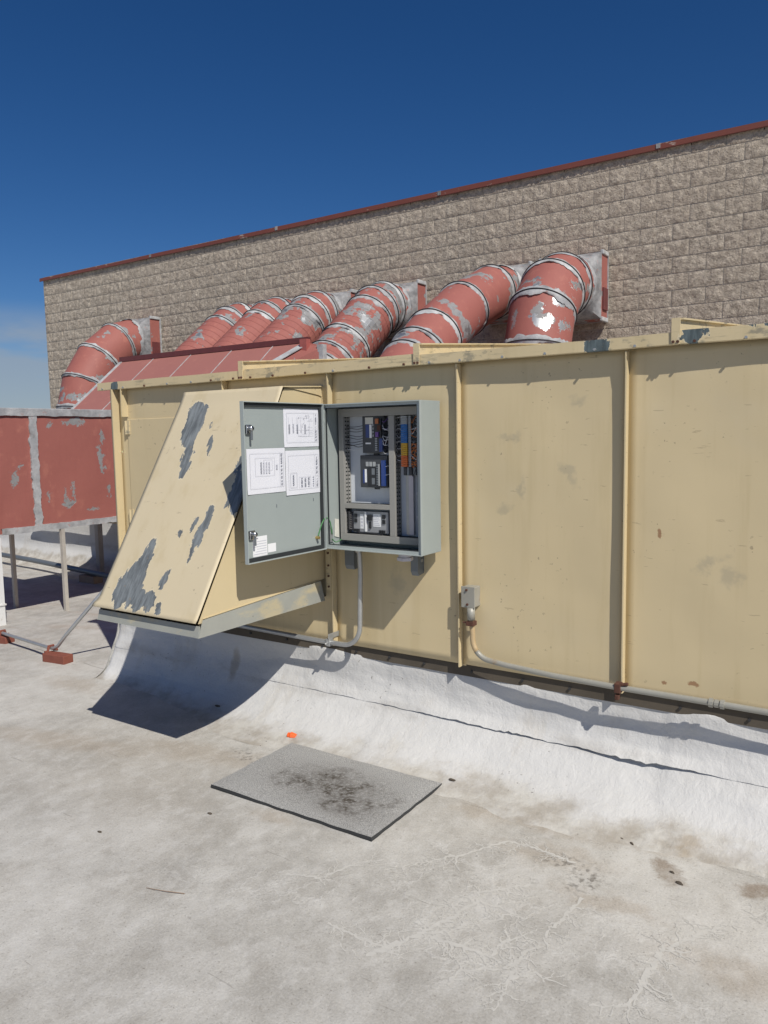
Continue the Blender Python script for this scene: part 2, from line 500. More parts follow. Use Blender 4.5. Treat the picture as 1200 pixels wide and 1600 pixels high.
vg = g.math('MULTIPLY', g.step(ve, 0.03, 0.004), g.step(g.noise(1.4, 4, .6, g.map(xy, (1, 1, 1), (4, 2, 0))), .5, .64, 0, .3))
c = g.mix(g.math('MULTIPLY', g.math('MAXIMUM', vl, vg), 0.30), c, (0.64, 0.632, 0.604))
# brown ponding stains, mostly along the foot of the curb
ws = g.vmath('ADD', xy, g.vmath('SCALE', g.vmath('SUBTRACT', g.noise(6, 6, .65, xy, col=True), (.5, .5, .5)), 0.26))
s1 = g.ellipses(ws, [(-.66, 2.86, .05, .10, .3), (-.63, 3.12, .11, .05, 0), (-.35, 2.9, .09, .055, 0.3), (-.45, 3.12, .08, .03, 0)])
c = g.mix(g.math('MULTIPLY', g.step(s1, 1.25, 0.5, 0, 0.75), g.step(g.noise(9, 5, .6, xy), .25, .6, .55, 1)), c, (0.20, 0.145, 0.095))
s2 = g.ellipses(ws, [(-1.47, 2.93, .14, .09, .2), (-1.05, 2.74, .2, .09, .2), (-1.15, 2.95, .25, .07, 0), (-2.93, 2.72, .5, .11, .15), (-3.8, 2.42, .6, .1, .25),
                     (-2.2, 3.05, .5, .05, 0), (-.8, 2.55, .2, .06, 0), (-.95, 3.02, .4, .05, 0), (-4.6, 3.05, .3, .1, 0), (-2.2, 2.38, .12, .06, 0), (-.3, 2.4, .3, .1, 0)])
c = g.mix(g.step(s2, 1.5, 0.35, 0, 0.42), c, (0.335, 0.272, 0.20))
s3 = g.ellipses(ws, [(-2.78, 2.82, .14, .05, -.4), (-1.0, 2.72, .12, .06, 0), (-.9, 2.62, .07, .1, 0)])
c = g.mix(g.math('MULTIPLY', g.step(s3, 1.4, 0.5), g.step(g.noise(40, 4, .6, xy), .48, .62, 0, .8)), c, (0.15, 0.135, 0.115))
# dirt streaks further left, under and before the plenum
far = g.step(q[0], -4.3, -6.2)
dk = g.noise(1.7, 6, 0.6, g.map(xy, (.5, 2.2, 1)))
c = g.mix(g.math('MULTIPLY', far, g.step(dk, 0.5, 0.66, 0, 0.55)), c, (0.38, 0.32, 0.26))
spk = g.noise(95, 2, .5, xy)
c = g.mix(g.step(spk, .65, .69, 0, .45), c, (0.14, 0.12, 0.10))
spk2 = g.noise(38, 3, .6, g.map(xy, (1, 1, 1), (8, 3, 0)))
c = g.mix(g.step(spk2, .66, .70, 0, .35), c, (0.20, 0.175, 0.15))
hair = g.noise(7, 3, .6, g.map(xy, (.35, 5, 1), rot=(0, 0, -.45)))
c = g.mix(g.step(hair, .70, .715, 0, .45), c, (0.18, 0.16, 0.14))
gr = g.noise(130, 5, .75, xy)
c = g.mix(g.step(gr, .40, .62), g.mix(.11, c, (.10, .09, .08)), g.mix(.10, c, (.78, .77, .74)))
mot = g.noise(11, 7, .72, g.map(xy, (1, .7, 1), rot=(0, 0, .5)))
c = g.mix(g.step(mot, .48, .64, 0, .28), c, (.64, .632, .605))
c = g.mix(g.step(mot, .46, .33, 0, .30), c, (.26, .235, .20))
c = g.mix(g.math('MULTIPLY', g.step(g.math('ABSOLUTE', g.math('SUBTRACT', g.math('ADD', q[1], g.math('ADD', g.math('MULTIPLY', q[0], .09), g.math('MULTIPLY', g.noise(3, 4, .6, xy), .05))), 2.98)), .006, .001), g.step(g.noise(5, 3, .6, xy), .45, .55, 0, .6)), c, (.13, .11, .09))
g.col(c)
g.bump(g.noise(55, 5, .65, xy), .35, .006)
g.bump(g.noise(6, 5, .6, xy), .45, .012)
g.bump(g.math('MAXIMUM', vl, vg), .3, .003)
M['roof'] = g.m

M['vein'] = plain('pale_coating_residue', (0.53, 0.517, 0.482), 0.7, 0, .14, 25)
# white brushed flashing
g = G('white_brushed_flashing', 0.62, spec=0.35)
q = g.sep(g.obj)
n1 = g.noise(2.5, 6, .6)
c = g.mix(n1, (0.52, 0.517, 0.505), (0.62, 0.617, 0.605))
c = g.mix(g.step(g.noise(5, 6, .65, g.map(g.obj, (.6, 1, 1))), .55, .75, 0, .5), c, (0.52, 0.50, 0.465))
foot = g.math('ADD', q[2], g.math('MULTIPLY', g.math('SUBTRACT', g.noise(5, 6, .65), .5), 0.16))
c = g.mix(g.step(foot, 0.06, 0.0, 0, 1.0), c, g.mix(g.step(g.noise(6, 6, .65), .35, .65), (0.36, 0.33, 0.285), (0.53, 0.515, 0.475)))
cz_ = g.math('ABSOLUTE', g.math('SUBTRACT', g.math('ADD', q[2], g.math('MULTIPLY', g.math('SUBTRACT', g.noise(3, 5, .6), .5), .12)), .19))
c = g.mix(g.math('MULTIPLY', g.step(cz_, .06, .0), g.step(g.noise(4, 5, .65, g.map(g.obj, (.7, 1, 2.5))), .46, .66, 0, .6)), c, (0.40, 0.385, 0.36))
c = g.mix(g.step(g.noise(2.6, 6, .65, g.map(g.obj, (1.6, .5, .5))), .56, .70, 0, .4), c, (0.47, 0.44, 0.385))
wc = g.vmath('ADD', g.flat(g.obj, 0, 2), g.vmath('SCALE', g.vmath('SUBTRACT', g.noise(7, 4, .6, col=True), (.5, .5, .5)), .1))
s = g.ellipses(wc, [(-.64, .012, .05, .02, 0), (-3.42, .25, .03, .10, 0), (-.30, .012, .06, .015, 0)])
c = g.mix(g.step(s, 1.3, .4, 0, .6), c, (0.34, .28, .205))
c = g.mix(g.math('MULTIPLY', g.step(g.noise(60, 2), .69, .71, 0, .75), g.step(g.noise(2.3, 3, .6), .55, .62)), c, (0.12, .11, .10))
g.col(c)
br = g.noise(24, 5, .62, g.map(g.obj, (1.2, .7, .7), rot=(0.3, 0.5, 0)), dist=.5)
g.bump(br, .5, .008)
g.bump(g.noise(90, 4, .65), .45, .004)
g.bump(g.noise(5, 5, .6), .38, .022)
M['flash'] = g.m

# rubber mat
g = G('grey_granular_mat', 0.9, spec=0.2)
xy = g.flat(g.obj, 0, 1)
fine = g.noise(240, 2, .6)
c = g.mix(g.step(fine, .35, .65), (0.24, 0.24, 0.232), (0.47, 0.465, 0.45))
w = g.vmath('ADD', xy, g.vmath('SCALE', g.vmath('SUBTRACT', g.noise(14, 4, .6, xy, col=True), (.5, .5, .5)), .12))
blot = g.ellipses(w, [(.02, .0, .36, .2, 0), (.18, -.1, .25, .15, -.2)])
def ring(cx, cy, r, t=.042):
    d = g.vmath('DISTANCE', w, (cx, cy, 0))
    return g.math('MULTIPLY', g.step(g.math('ABSOLUTE', g.math('SUBTRACT', d, r)), t, 0.0), g.step(g.noise(9, 4, .6, g.map(xy, (1, 1, 1), (cx * 9, cy * 9, 0))), .38, .60))
rings = None
for cx, cy, r in ((-.10, -.09, .055), (.0, .04, .06), (.10, -.04, .05), (.20, .02, .06), (.25, -.1, .055), (.05, .13, .05), (-.03, .1, .045), (.33, .0, .06), (.18, -.16, .05), (-.2, -.05, .05)):
    k = ring(cx, cy, r)
    rings = k if rings is None else g.math('MAXIMUM', rings, k)
mask = g.math('ADD', g.step(blot, 1.45, .0, 0, .62), g.math('MULTIPLY', rings, .5), True)
mask = g.math('MULTIPLY', mask, g.step(g.noise(60, 4, .7), .32, .6, .25, 1))
c = g.mix(mask, c, (0.075, 0.063, 0.050))
g.col(c)
g.bump(fine, .8, .006)
M['mat'] = g.m
M['mat_edge'] = plain('dark_mat_edge', (0.035, 0.037, 0.038), 0.9, 0, .3, 60, .3)


# ------------------------------------------------------------------ mesh helper
class MB:
    def __init__(s):
        s.v, s.f, s.uvs = [], [], {}

    def add(s, pts, faces):
        o = len(s.v)
        s.v += [tuple(p) for p in pts]
        s.f += [tuple(i + o for i in f) for f in faces]
        return s

    def box(s, x0, x1, y0, y1, z0, z1):
        p = [(x0, y0, z0), (x1, y0, z0), (x1, y1, z0), (x0, y1, z0), (x0, y0, z1), (x1, y0, z1), (x1, y1, z1), (x0, y1, z1)]
        return s.add(p, [(3, 2, 1, 0), (4, 5, 6, 7), (0, 1, 5, 4), (1, 2, 6, 5), (2, 3, 7, 6), (3, 0, 4, 7)])

    def prism(s, poly, axis, a, b):
        """poly in the two other axes (in x,y,z order), extruded along axis from a to b"""
        n = len(poly)
        def mk(p, t):
            q = [0, 0, 0]
            o = [i for i in range(3) if i != axis]
            q[o[0]], q[o[1]], q[axis] = p[0], p[1], t
            return q
        pts = [mk(p, a) for p in poly] + [mk(p, b) for p in poly]
        fs = [tuple(range(n)), tuple(range(2 * n - 1, n - 1, -1))] + [(i, (i + 1) % n, (i + 1) % n + n, i + n) for i in range(n)]
        return s.add(pts, fs)

    def slab(s, pts, thick):
        """planar polygon with thickness along its normal"""
        P = [Vector(p) for p in pts]
        nrm = (P[1] - P[0]).cross(P[2] - P[0]).normalized() * thick
        n = len(P)
        return s.add(P + [p - nrm for p in P], [tuple(range(n)), tuple(range(2 * n - 1, n - 1, -1))] + [(i, i + n, (i + 1) % n + n, (i + 1) % n) for i in range(n)])

    def tube(s, path, r, n=8, caps=True):
        P = [Vector(p) for p in path]
        rings = []
        ref = None
        for i, p in enumerate(P):
            t = (P[min(i + 1, len(P) - 1)] - P[max(i - 1, 0)]).normalized()
            if ref is None:
                ref = t.orthogonal().normalized()
            ref = (ref - t * ref.dot(t)).normalized()
            b = t.cross(ref)
            rr = r[i] if isinstance(r, (list, tuple)) else r
            rings.append([p + rr * (cos(2 * pi * k / n) * ref + sin(2 * pi * k / n) * b) for k in range(n)])
        pts = [q for rg in rings for q in rg]
        fs = [(i * n + k, i * n + (k + 1) % n, (i + 1) * n + (k + 1) % n, (i + 1) * n + k) for i in range(len(P) - 1) for k in range(n)]
        if caps:
            fs += [tuple(range(n - 1, -1, -1)), tuple(range((len(P) - 1) * n, len(P) * n))]
        return s.add(pts, fs)

    def grid(s, fn, nu, nv):
        pts = [fn(i / nu, j / nv) for j in range(nv + 1) for i in range(nu + 1)]
        w = nu + 1
        return s.add(pts, [(j * w + i, j * w + i + 1, (j + 1) * w + i + 1, (j + 1) * w + i) for j in range(nv) for i in range(nu)])

    def mesh(s, name, mat, smooth=False, lift=True):
        me = bpy.data.meshes.new(name)
        me.from_pydata([(x, y, z + (H if lift else 0)) for x, y, z in s.v], [], s.f)
        me.materials.append(mat)
        bm = bmesh.new()
        bm.from_mesh(me)
        bmesh.ops.recalc_face_normals(bm, faces=bm.faces)
        bm.to_mesh(me)
        bm.free()
        if smooth:
            for p in me.polygons:
                p.use_smooth = True
        me.update()
        return me

    def build(s, name, mat, parent=None, smooth=False, bevel=0.0, label=None, kind=None):
        me = s.mesh(name, mat, smooth)
        o = bpy.data.objects.new(name, me)
        COL.objects.link(o)
        if parent is not None:
            o.parent = parent
            b = parent
            off = Vector((0, 0, 0))
            while b is not None:
                off += b.location
                b = b.parent
            o.location = -off
        if bevel:
            md = o.modifiers.new('edge', 'BEVEL')
            md.width = bevel
            md.segments = 2
            md.limit_method = 'ANGLE'
            md.angle_limit = R(40)
        if label:
            o['label'] = label
        if kind:
            o['kind'] = kind
        return o


def autosmooth(o, ang=35):
    me = o.data
    for p in me.polygons:
        p.use_smooth = True
    try:
        me.set_sharp_from_angle(angle=R(ang))
    except Exception:
        pass


def thing(name, label, cat, base, group=None):
    o = bpy.data.objects.new(name, None)
    COL.objects.link(o)
    o.empty_display_size = 0.1
    o.location = (base[0], base[1], base[2] + H)
    o['label'] = label
    o['category'] = cat
    if group:
        o['group'] = group
    return o


def tag(o, label, cat, group=None):
    o['label'] = label
    o['category'] = cat
    if group:
        o['group'] = group
    return o


def nz(x, y, z=0.0):
    return mnoise.noise(Vector((x, y, z)))


# ================================================================== SETTING
GZ = -1.65


def ground_z(x, y):
    z = GZ
    t = min(max((-5.2 - x) / 3.0, 0), 1)
    z -= 0.14 * t * t * (3 - 2 * t)
    if -14 < x < 4 and -2 < y < 11:
        z += 0.006 * nz(x * .8, y * .8) + 0.003 * nz(x * 2.5, y * 2.5, 3)
    return z


xs = [-400, -120, -50, -25, -16] + [-14 + .16 * i for i in range(113)] + [5, 8, 15, 40, 120, 400]
ys = [-400, -120, -40, -12, -4] + [-2 + .16 * i for i in range(82)] + [12, 16, 30, 80, 400]
mb = MB()
pts = [(x, y, ground_z(x, y)) for y in ys for x in xs]
w = len(xs)
mb.add(pts, [(j * w + i, j * w + i + 1, (j + 1) * w + i + 1, (j + 1) * w + i) for j in range(len(ys) - 1) for i in range(w - 1)])
mb.build('roof', M['roof'], smooth=True, kind='structure')

# white curb under the housing: swept profile (y, z) with a lapped sheet edge
PROF = [(3.50, -1.20), (3.44, -1.205), (3.425, -1.215), (3.420, -1.25), (3.416, -1.32), (3.406, -1.365), (3.390, -1.405), (3.374, -1.435), (3.366, -1.45)]
PROF2 = [(3.368, -1.453), (3.350, -1.475), (3.323, -1.505), (3.285, -1.54), (3.24, -1.575), (3.18, -1.605), (3.11, -1.627), (3.04, -1.641), (2.96, -1.651), (2.90, -1.656)]


def dense(P, n):
    L = [0]
    for a, b in zip(P, P[1:]):
        L.append(L[-1] + math.hypot(a[0] - b[0], a[1] - b[1]))
    out = []
    for k in range(n + 1):
        t = L[-1] * k / n
        i = 0
        while i < len(L) - 2 and L[i + 1] < t:
            i += 1
        f = (t - L[i]) / max(1e-6, L[i + 1] - L[i])
        out.append((P[i][0] + f * (P[i + 1][0] - P[i][0]), P[i][1] + f * (P[i + 1][1] - P[i][1])))
    return out


def curb_sheet(P, n, x0, x1, lipfn, scale_y=1.0):
    D = dense(P, n)
    nx = int((x1 - x0) / .022)
    mb = MB()
    pts = []
    for j, (y, z) in enumerate(D):
        t = j / n
        for i in range(nx + 1):
            x = x0 + (x1 - x0) * i / nx
            d = 0.014 * nz(x * 1.7, z * 4) + 0.008 * nz(x * 4.2, z * 9, 2) + .005 * max(0, nz(x * 2.4, z * 16, 6))  + 0.002 * nz(x * 20, z * 30, 5)
            for xs_, st_ in ((-2.27, .004), (-.80, .005), (.6, .004)):
                if x > xs_ + .012 * nz(z * 14, xs_):
                    d += st_ * math.exp(-(x - xs_) * 2.2)
            yy, zz = y - d - .004, z + d * .5
            if lipfn:
                a, b = lipfn(x, t)
                yy += a
                zz += b
            foot = max(0, t - .55) / .45 if P is PROF2 else 0
            yy += foot * 0.09 * (nz(x * 1.1, 7.7) + .35)
            if P is PROF2:
                kx = min(max((x + 4.3) / 1.7, 0), 1)
                yy = 3.366 - (3.366 - yy) * (.48 + .52 * kx * kx * (3 - 2 * kx))
            # end wrap at the left end
            if x < x0 + .06:
                k = 1 - (x - x0) / .06
                yy += 0.03 * k * k
            pts.append((x, yy, zz))
    w = nx + 1
    mb.add(pts, [(j * w + i, j * w + i + 1, (j + 1) * w + i + 1, (j + 1) * w + i) for j in range(n) for i in range(nx)])
    return mb


def lip_upper(x, t):
    # ragged lower edge of the upper sheet, curling out where it has split
    k = max(0, t - .86) / .14
    rag = 0.010 * nz(x * 9, 1.3) + 0.006 * nz(x * 40, 4.4)
    split = math.exp(-((x + .93) / .22) ** 2) + .45 * math.exp(-((x + 1.6) / .4) ** 2)
    return -0.004 * k - .026 * split * k, -k * (0.004 + rag * (.5 + split)) + 0.016 * split * k * (nz(x * 60, 2) + .3)


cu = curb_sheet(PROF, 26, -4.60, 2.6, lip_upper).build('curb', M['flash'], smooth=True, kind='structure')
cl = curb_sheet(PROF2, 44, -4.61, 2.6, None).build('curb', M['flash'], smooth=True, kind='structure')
# left end of the curb, flaring onto the roof
mb = MB()
endp = dense(PROF[2:] + PROF2[1:], 30)
def endfn(u, v):
    j = int(round(v * 30))
    y, z = endp[j]
    ang = u * pi / 2
    flare = 0.02 + 0.02 * min(1, max(0, (-1.25 - z) / .12)) + 0.05 * max(0, (-1.40 - z)) ** 1.1 / .25 ** 1.1 * .55
    yy = 3.42 - (3.42 - (y if z > -1.45 else 3.366 - (3.366 - y) * .48)) * cos(ang) + u * u * .9
    xx = -4.597 - flare * sin(ang) + .01 * nz(z * 7, u * 3)
    return (xx, yy + .008 * nz(u * 4, z * 6), z + .006 * nz(u * 5, z * 9, 3))
mb.grid(endfn, 14, 30)
mb.build('curb', M['flash'], smooth=True, kind='structure')

# rear curb that carries the sloped red plenum
mb = MB()
RP = [(6.95, -1.02), (6.62, -1.02), (6.60, -1.06), (6.595, -1.35), (6.57, -1.55), (6.5, -1.68), (6.35, -1.77), (6.2, -1.80)]
D = dense(RP, 30)
nx = 120
mb.add([(-13 + 8.2 * i / nx, y - .015 * nz(i * .12, z * 5), z + .01 * nz(i * .15, z * 4, 2)) for (y, z) in D for i in range(nx + 1)],
       [(j * (nx + 1) + i, j * (nx + 1) + i + 1, (j + 1) * (nx + 1) + i + 1, (j + 1) * (nx + 1) + i) for j in range(30) for i in range(nx)])
mb.build('rear_curb', M['flash'], smooth=True, kind='structure')

# ================================================================== BLOCK WALL
YW = 10.2
wall = thing('block_wall', 'long split-face block wall topped with red metal coping behind the ducts', 'wall', (-7, YW, GZ))
MB().box(-15.665, 4.2, YW + .0015, YW + .30, GZ, 3.43).build('mortar_core', M['mortar'], wall)
BW, BH, GAP = 0.40, 0.20, 0.009
variants = []
for k in range(22):
    mb = MB()
    nxg, nzg = 15, 8
    ox, oz = random.uniform(0, 90), random.uniform(0, 90)
    tilt = random.uniform(-.003, .003)
    w_, h_ = BW - GAP, BH - GAP
    def fn(u, v):
        e = min(u, 1 - u) * 2.0
        e2 = min(v, 1 - v)
        rim = min(1, min(e * 7, e2 * 8))
        d = 0.005 + tilt * (u - .5) * 2 + 0.009 * nz(ox + u * 5, oz + v * 2.6) + 0.012 * nz(ox + u * 12, oz + v * 6, 3) + random.uniform(-.003, .003)
        return ((u - .5) * w_, -.002 - max(-.001, d) * rim, (v - .5) * h_)
    mb.grid(fn, nxg, nzg)
    # edge skirt back to the mortar
    hx, hz = w_ / 2, h_ / 2
    mb.add([(-hx, -.003, -hz), (hx, -.003, -hz), (hx, -.003, hz), (-hx, -.003, hz), (-hx, .02, -hz), (hx, .02, -hz), (hx, .02, hz), (-hx, .02, hz)],
           [(0, 1, 5, 4), (1, 2, 6, 5), (2, 3, 7, 6), (3, 0, 4, 7)])
    variants.append(mb.mesh('block', M['block'], smooth=True, lift=False))


def px(P):
    d = Vector(P)
    z = d.dot(fw)
    return 600 + 1205 * d.dot(rt) / z, 800 - 1205 * d.dot(up) / z, z


cand = []
Z0 = 1.735 - BH * 17
for kz in range(0, 26):
    zb = Z0 + kz * BH
    if zb > 3.40:
        continue
    off = 0.0 if (kz - 17) % 2 == 0 else BW / 2
    x = -1.87 + off - 35 * BW
    while x < 4.0:
        cx = x + BW / 2
        if cx - BW / 2 > -15.70 and cx + BW / 2 < 4.15:
            u_, v_, zc = px((cx, YW, zb + BH / 2))
            hid = 640 if u_ < 163 else 612 - 0.0785 * (u_ - 163)
            vis = -20 < u_ < 1215 and v_ < hid - 4 and zb > .2
            cand.append((0 if vis else 1, zc, cx, zb + BH / 2))
        x += BW
cand.sort()
nvis = sum(1 for c_ in cand if c_[0] == 0)
rest = MB()
nb = 0
for vis, zc, cx, cz in cand:
    k = random.randrange(len(variants))
    me = variants[k]
    if vis == 0 and nb < 300:
        o = bpy.data.objects.new('block', me)
        COL.objects.link(o)
        o.parent = wall
        o.location = Vector((cx, YW, cz + H)) - wall.location
        if random.random() < .5:
            o.rotation_euler = (0, pi, 0)
        nb += 1
    else:
        if vis == 1 and cz < -.2:
            continue                                   # behind the housing and plenums: plain mortar core stands there
        rest.add([(v_.co.x + cx, v_.co.y + YW, v_.co.z + cz) for v_ in me.vertices], [tuple(p.vertices) for p in me.polygons])
# half blocks closing the left end
for kz in range(8, 26):
    zb = Z0 + kz * BH
    if zb > 3.40 or (kz - 17) % 2 == 1:
        continue
    me = variants[kz % 22]
    rest.add([(v_.co.x * .47 - 15.57, v_.co.y + YW, v_.co.z + zb + BH / 2) for v_ in me.vertices], [tuple(p.vertices) for p in me.polygons])
rest.build('block_field', M['block'], wall, smooth=True, kind='stuff')
cuts = [-15.73, -12.1, -8.9, -5.75, -2.65, .5, 4.3]
for i, (a, b) in enumerate(zip(cuts, cuts[1:])):
    mb = MB()
    zt = 3.515 + random.uniform(-.006, .006)
    n = 14
    def top(x):
        return zt + .006 * nz(x * .8, 5)
    poly = [(YW - .045, 3.44), (YW - .05, 3.45), (YW - .045, 1), (YW + .34, 1), (YW + .34, 3.44), (YW + .33, 3.44), (YW + .33, 3.5), (YW - .035, 3.5)]
    pts, fs = [], []
    for j in range(n + 1):
        x = a + .004 + (b - a - .008) * j / n
        t = top(x)
        for (y, z) in poly:
            zz = t if z == 1 else (z + t - zt if z > 3.45 else z + .5 * (t - zt))
            pts.append((x, y + .006 * nz(x * 1.3, 9), zz))
    m_ = len(poly)
    for j in range(n):
        for k in range(m_):
            fs.append((j * m_ + k, j * m_ + (k + 1) % m_, (j + 1) * m_ + (k + 1) % m_, (j + 1) * m_ + k))
    fs += [tuple(range(m_)), tuple(range(n * m_ + m_ - 1, n * m_ - 1, -1))]
    mb.add(pts, fs)
    mb.build('coping', M['coping'], wall)
    if i:
        MB().box(a - .025, a + .025, YW - .054, YW + .345, 3.46, zt + .004).build('coping_joint', M['seal_dark'], wall)

# ================================================================== TAN HOUSING
YF = 3.40
ZB, ZT = -1.166, 0.36
house = thing('duct_housing', 'long tan sheet-metal housing with standing seams on a white curb', 'plenum box', (-2, 4.2, GZ))
ribs = [-3.41, -2.612, -1.815, -0.995, -0.185, 0.62]
edges = [-4.51, -4.44, -3.41, -2.612, -1.815, -0.995, -0.185, 0.62, 1.4]
for a, b in zip(edges, edges[1:]):
    mb = MB()
    n = max(3, int((b - a) / .04))
    def fn(u, v):
        x = a + .001 + (b - a - .002) * u
        z = ZB + (ZT - ZB) * v
        k = min(1, 6 * min(u, 1 - u)) * min(1, 8 * min(v, 1 - v))
        return (x, YF + k * (.010 * nz(x * 2.2, z * 1.6, 1) + .0025 * nz(x * 6, z * 5, 4)), z)
    mb.grid(fn, n, 36)
    o = mb.build('wall_panel', M['tan'], house, smooth=True)
    sd = o.modifiers.new('thick', 'SOLIDIFY')
    sd.thickness = .004
    sd.offset = 1 if False else -1
# outer body behind the panels
MB().box(-4.508, -4.502, YF + .006, 5.2, ZB, ZT + .02).box(1.394, 1.40, YF + .006, 5.2, ZB, ZT + .02).box(-4.508, 1.40, 5.2, 5.206, ZB, ZT + .02).build('side_wall', M['tan'], house)
# base rail, recessed below the panels
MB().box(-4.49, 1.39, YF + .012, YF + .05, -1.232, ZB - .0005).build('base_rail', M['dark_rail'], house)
MB().box(-4.50, 1.39, YF + .0505, 5.19, -1.235, ZB + .004).build('floor_pan', M['dark_rail'], house)
x = -4.3
while x < 1.3:
    MB().tube([(x, YF + .013, -1.203), (x, YF + .003, -1.203)], .007, 6).build('rail_screw', M['seam_black'], house)
    x += random.uniform(.2, .3)
for X in ribs:
    p = .042
    mb = MB()
    zb = ZB + .012 if X != -0.995 else ZB + .02
    mb.prism([(X - .003, YF + .001), (X - .003, YF - p), (X + .003, YF - p), (X + .003, YF - .003), (X + .02, YF - .003), (X + .02, YF + .001)], 2, zb - .02, .338)
    # small gusset at the head of each rib
    mb.prism([(YF, .337), (YF - p - .006, .337), (YF - p, .26), (YF, .18)], 0, X - .0028, X + .0028)
    mb.build('rib', M['tan'], house)
MB().prism([(-4.512, YF - .012), (-4.44, YF - .012), (-4.44, YF - .060), (-4.432, YF - .060), (-4.432, YF - .002), (-4.512, YF - .002)], 2, ZB + .01, .337).build('corner_post', M['tan'], house)
MB().prism([(-4.35, YF - .002), (-4.35, YF - .055), (-4.343, YF - .055), (-4.343, YF - .002)], 2, .152, .337).build('rib', M['tan'], house)
# access door beside the hood, with hinges
ad = MB().box(-4.345, -3.47, YF - .012, YF - .003, -1.02, .135).build('access_door', M['tan'], house, bevel=.003)
for z in (.08, -.52):
    MB().box(-4.352, -4.318, YF - .020, YF - .0125, z - .045, z + .045).tube([(-4.352, YF - .02, z - .045), (-4.352, YF - .02, z + .045)], .008, 8).build('hinge', M['tan_dirty'], ad)

# roof of the housing: sheets with drip edge segments and standing seams
SEAMS = [-4.59, -3.222, -2.018, -0.775, 0.46, 1.45]


def eave_z(x):
    return .333 + (x + 4.59) / 4.13 * .0145 + .004 * nz(x * 2.3, 1.7)


for i, (a, b) in enumerate(zip(SEAMS, SEAMS[1:])):
    n = 24
    ht = .052 + .006 * (i % 2)
    mb = MB()
    pts, fs = [], []
    for j in range(n + 1):
        x = a + .002 + (b - a - .004) * j / n
        z = eave_z(x)
        wv_ = .004 * nz(x * 3.1, 6.2)
        sec = [(YF - .052 + wv_, z), (YF - .056 + wv_, z + .004), (YF - .055 + wv_, z + ht), (5.22, z + ht + .13), (5.22, z + ht + .125), (YF - .047 + wv_, z + ht - .006), (YF - .047 + wv_, z)]
        pts += [(x, y, zz) for y, zz in sec]
    k = 7
    for j in range(n):
        for q_ in range(k):
            fs.append((j * k + q_, j * k + (q_ + 1) % k, (j + 1) * k + (q_ + 1) % k, (j + 1) * k + q_))
    fs += [tuple(range(k)), tuple(range(n * k + k - 1, n * k - 1, -1))]
    mb.add(pts, fs)
    mb.build('roof_sheet', M['tan_dirty'], house)
    # fixings along the lower edge
    x = a + .06
    while x < b - .03:
        z = eave_z(x)
        sm = MB().tube([(x, YF - .046, z + .010), (x, YF - .064, z + .010)], .006, 7)
        sm.build('screw', M['rust'] if random.random() < .5 else M['galv'], house)
        x += random.uniform(.17, .24)
for X in SEAMS[1:-1]:
    z = eave_z(X)
    mb = MB()
    mb.box(X - .030, X + .004, YF - .064, YF - .058, z + .002, z + .108)          # front tab
    mb.prism([(YF - .058, z + .050), (YF - .058, z + .104), (5.2, z + .262), (5.2, z + .19)], 0, X - .014, X + .003)   # upright leg
    mb.prism([(YF - .057, z + .100), (YF - .057, z + .107), (5.2, z + .266), (5.2, z + .26)], 0, X + .0035, X + .016)  # folded top
    mb.build('standing_seam', M['tan_dirty'], house)
    for dx in (-.022, -.004):
        MB().tube([(X + dx, YF - .063, z + .012), (X + dx, YF - .071, z + .012)], .006, 7).build('screw', M['rust'], house)

# ---------------- intake hood
HX0, HX1 = -3.415, -2.683
hood = thing('intake_hood', 'sloping cream intake hood with large grey flaked patches and grey drip tray', 'hood', (-3.05, 2.9, -.93))
prof = [(2.428, -.850), (3.045, .189), (3.078, .256)]
# plate: three profile points, with uv in metres
me = bpy.data.meshes.new('sloped_plate')
NX, NS = 30, 60
sl = math.hypot(.617, 1.039)
tl = sl + math.hypot(.033, .067)
vs, uvl, fs = [], [], []
for j in range(NS + 1):
    s_ = -.010 + (tl + .010) * j / NS
    if s_ <= sl:
        y = 2.428 + .617 * s_ / sl
        z = -.850 + 1.039 * s_ / sl
    else:
        t = (s_ - sl) / (tl - sl)
        y = 3.045 + .033 * t
        z = .189 + .067 * t
    for i in range(NX + 1):
        lx_ = HX0 - (.030 if s_ < .03 else .004)
        x = lx_ + (HX1 + .006 - lx_) * i / NX
        e = .004 * nz(x * 3, s_ * 3, 8) * min(1, 5 * min(i / NX, 1 - i / NX))
        if j == 0:
            e += .004
        vs.append((x, y - .012 - e * .86, z + .006 + e * .5 + H))
        uvl.append((x, s_))
w = NX + 1
fs = [(j * w + i, j * w + i + 1, (j + 1) * w + i + 1, (j + 1) * w + i) for j in range(NS) for i in range(NX)]
me.from_pydata(vs, [], fs)
uvlay = me.uv_layers.new(name='UVMap')
for lp in me.loops:
    uvlay.data[lp.index].uv = uvl[lp.vertex_index]
for p in me.polygons:
    p.use_smooth = True
me.materials.append(M['hood'])
o = bpy.data.objects.new('sloped_plate', me)
COL.objects.link(o)
o.parent = hood
o.location = -hood.location
sd = o.modifiers.new('thick', 'SOLIDIFY')
sd.thickness = .005
sd.offset = -1
cheek = [(2.434, -.86), (3.046, .18), (3.085, .25), (3.398, .262), (3.398, -.80), (2.45, -.86)]
MB().prism(cheek, 0, HX1 - .004, HX1).build('cheek', M['tan'], hood)
MB().prism(cheek, 0, HX0, HX0 + .004).build('cheek', M['tan'], hood)
MB().prism([(3.07, .262), (3.398, .276), (3.398, .27), (3.07, .256)], 0, HX0 - .002, HX1 + .014).prism([(3.10, .257), (3.398, .269), (3.398, .215), (3.36, .225)], 0, HX1 + .003, HX1 + .006).build('top_sheet', M['tan'], hood)
tr = MB()
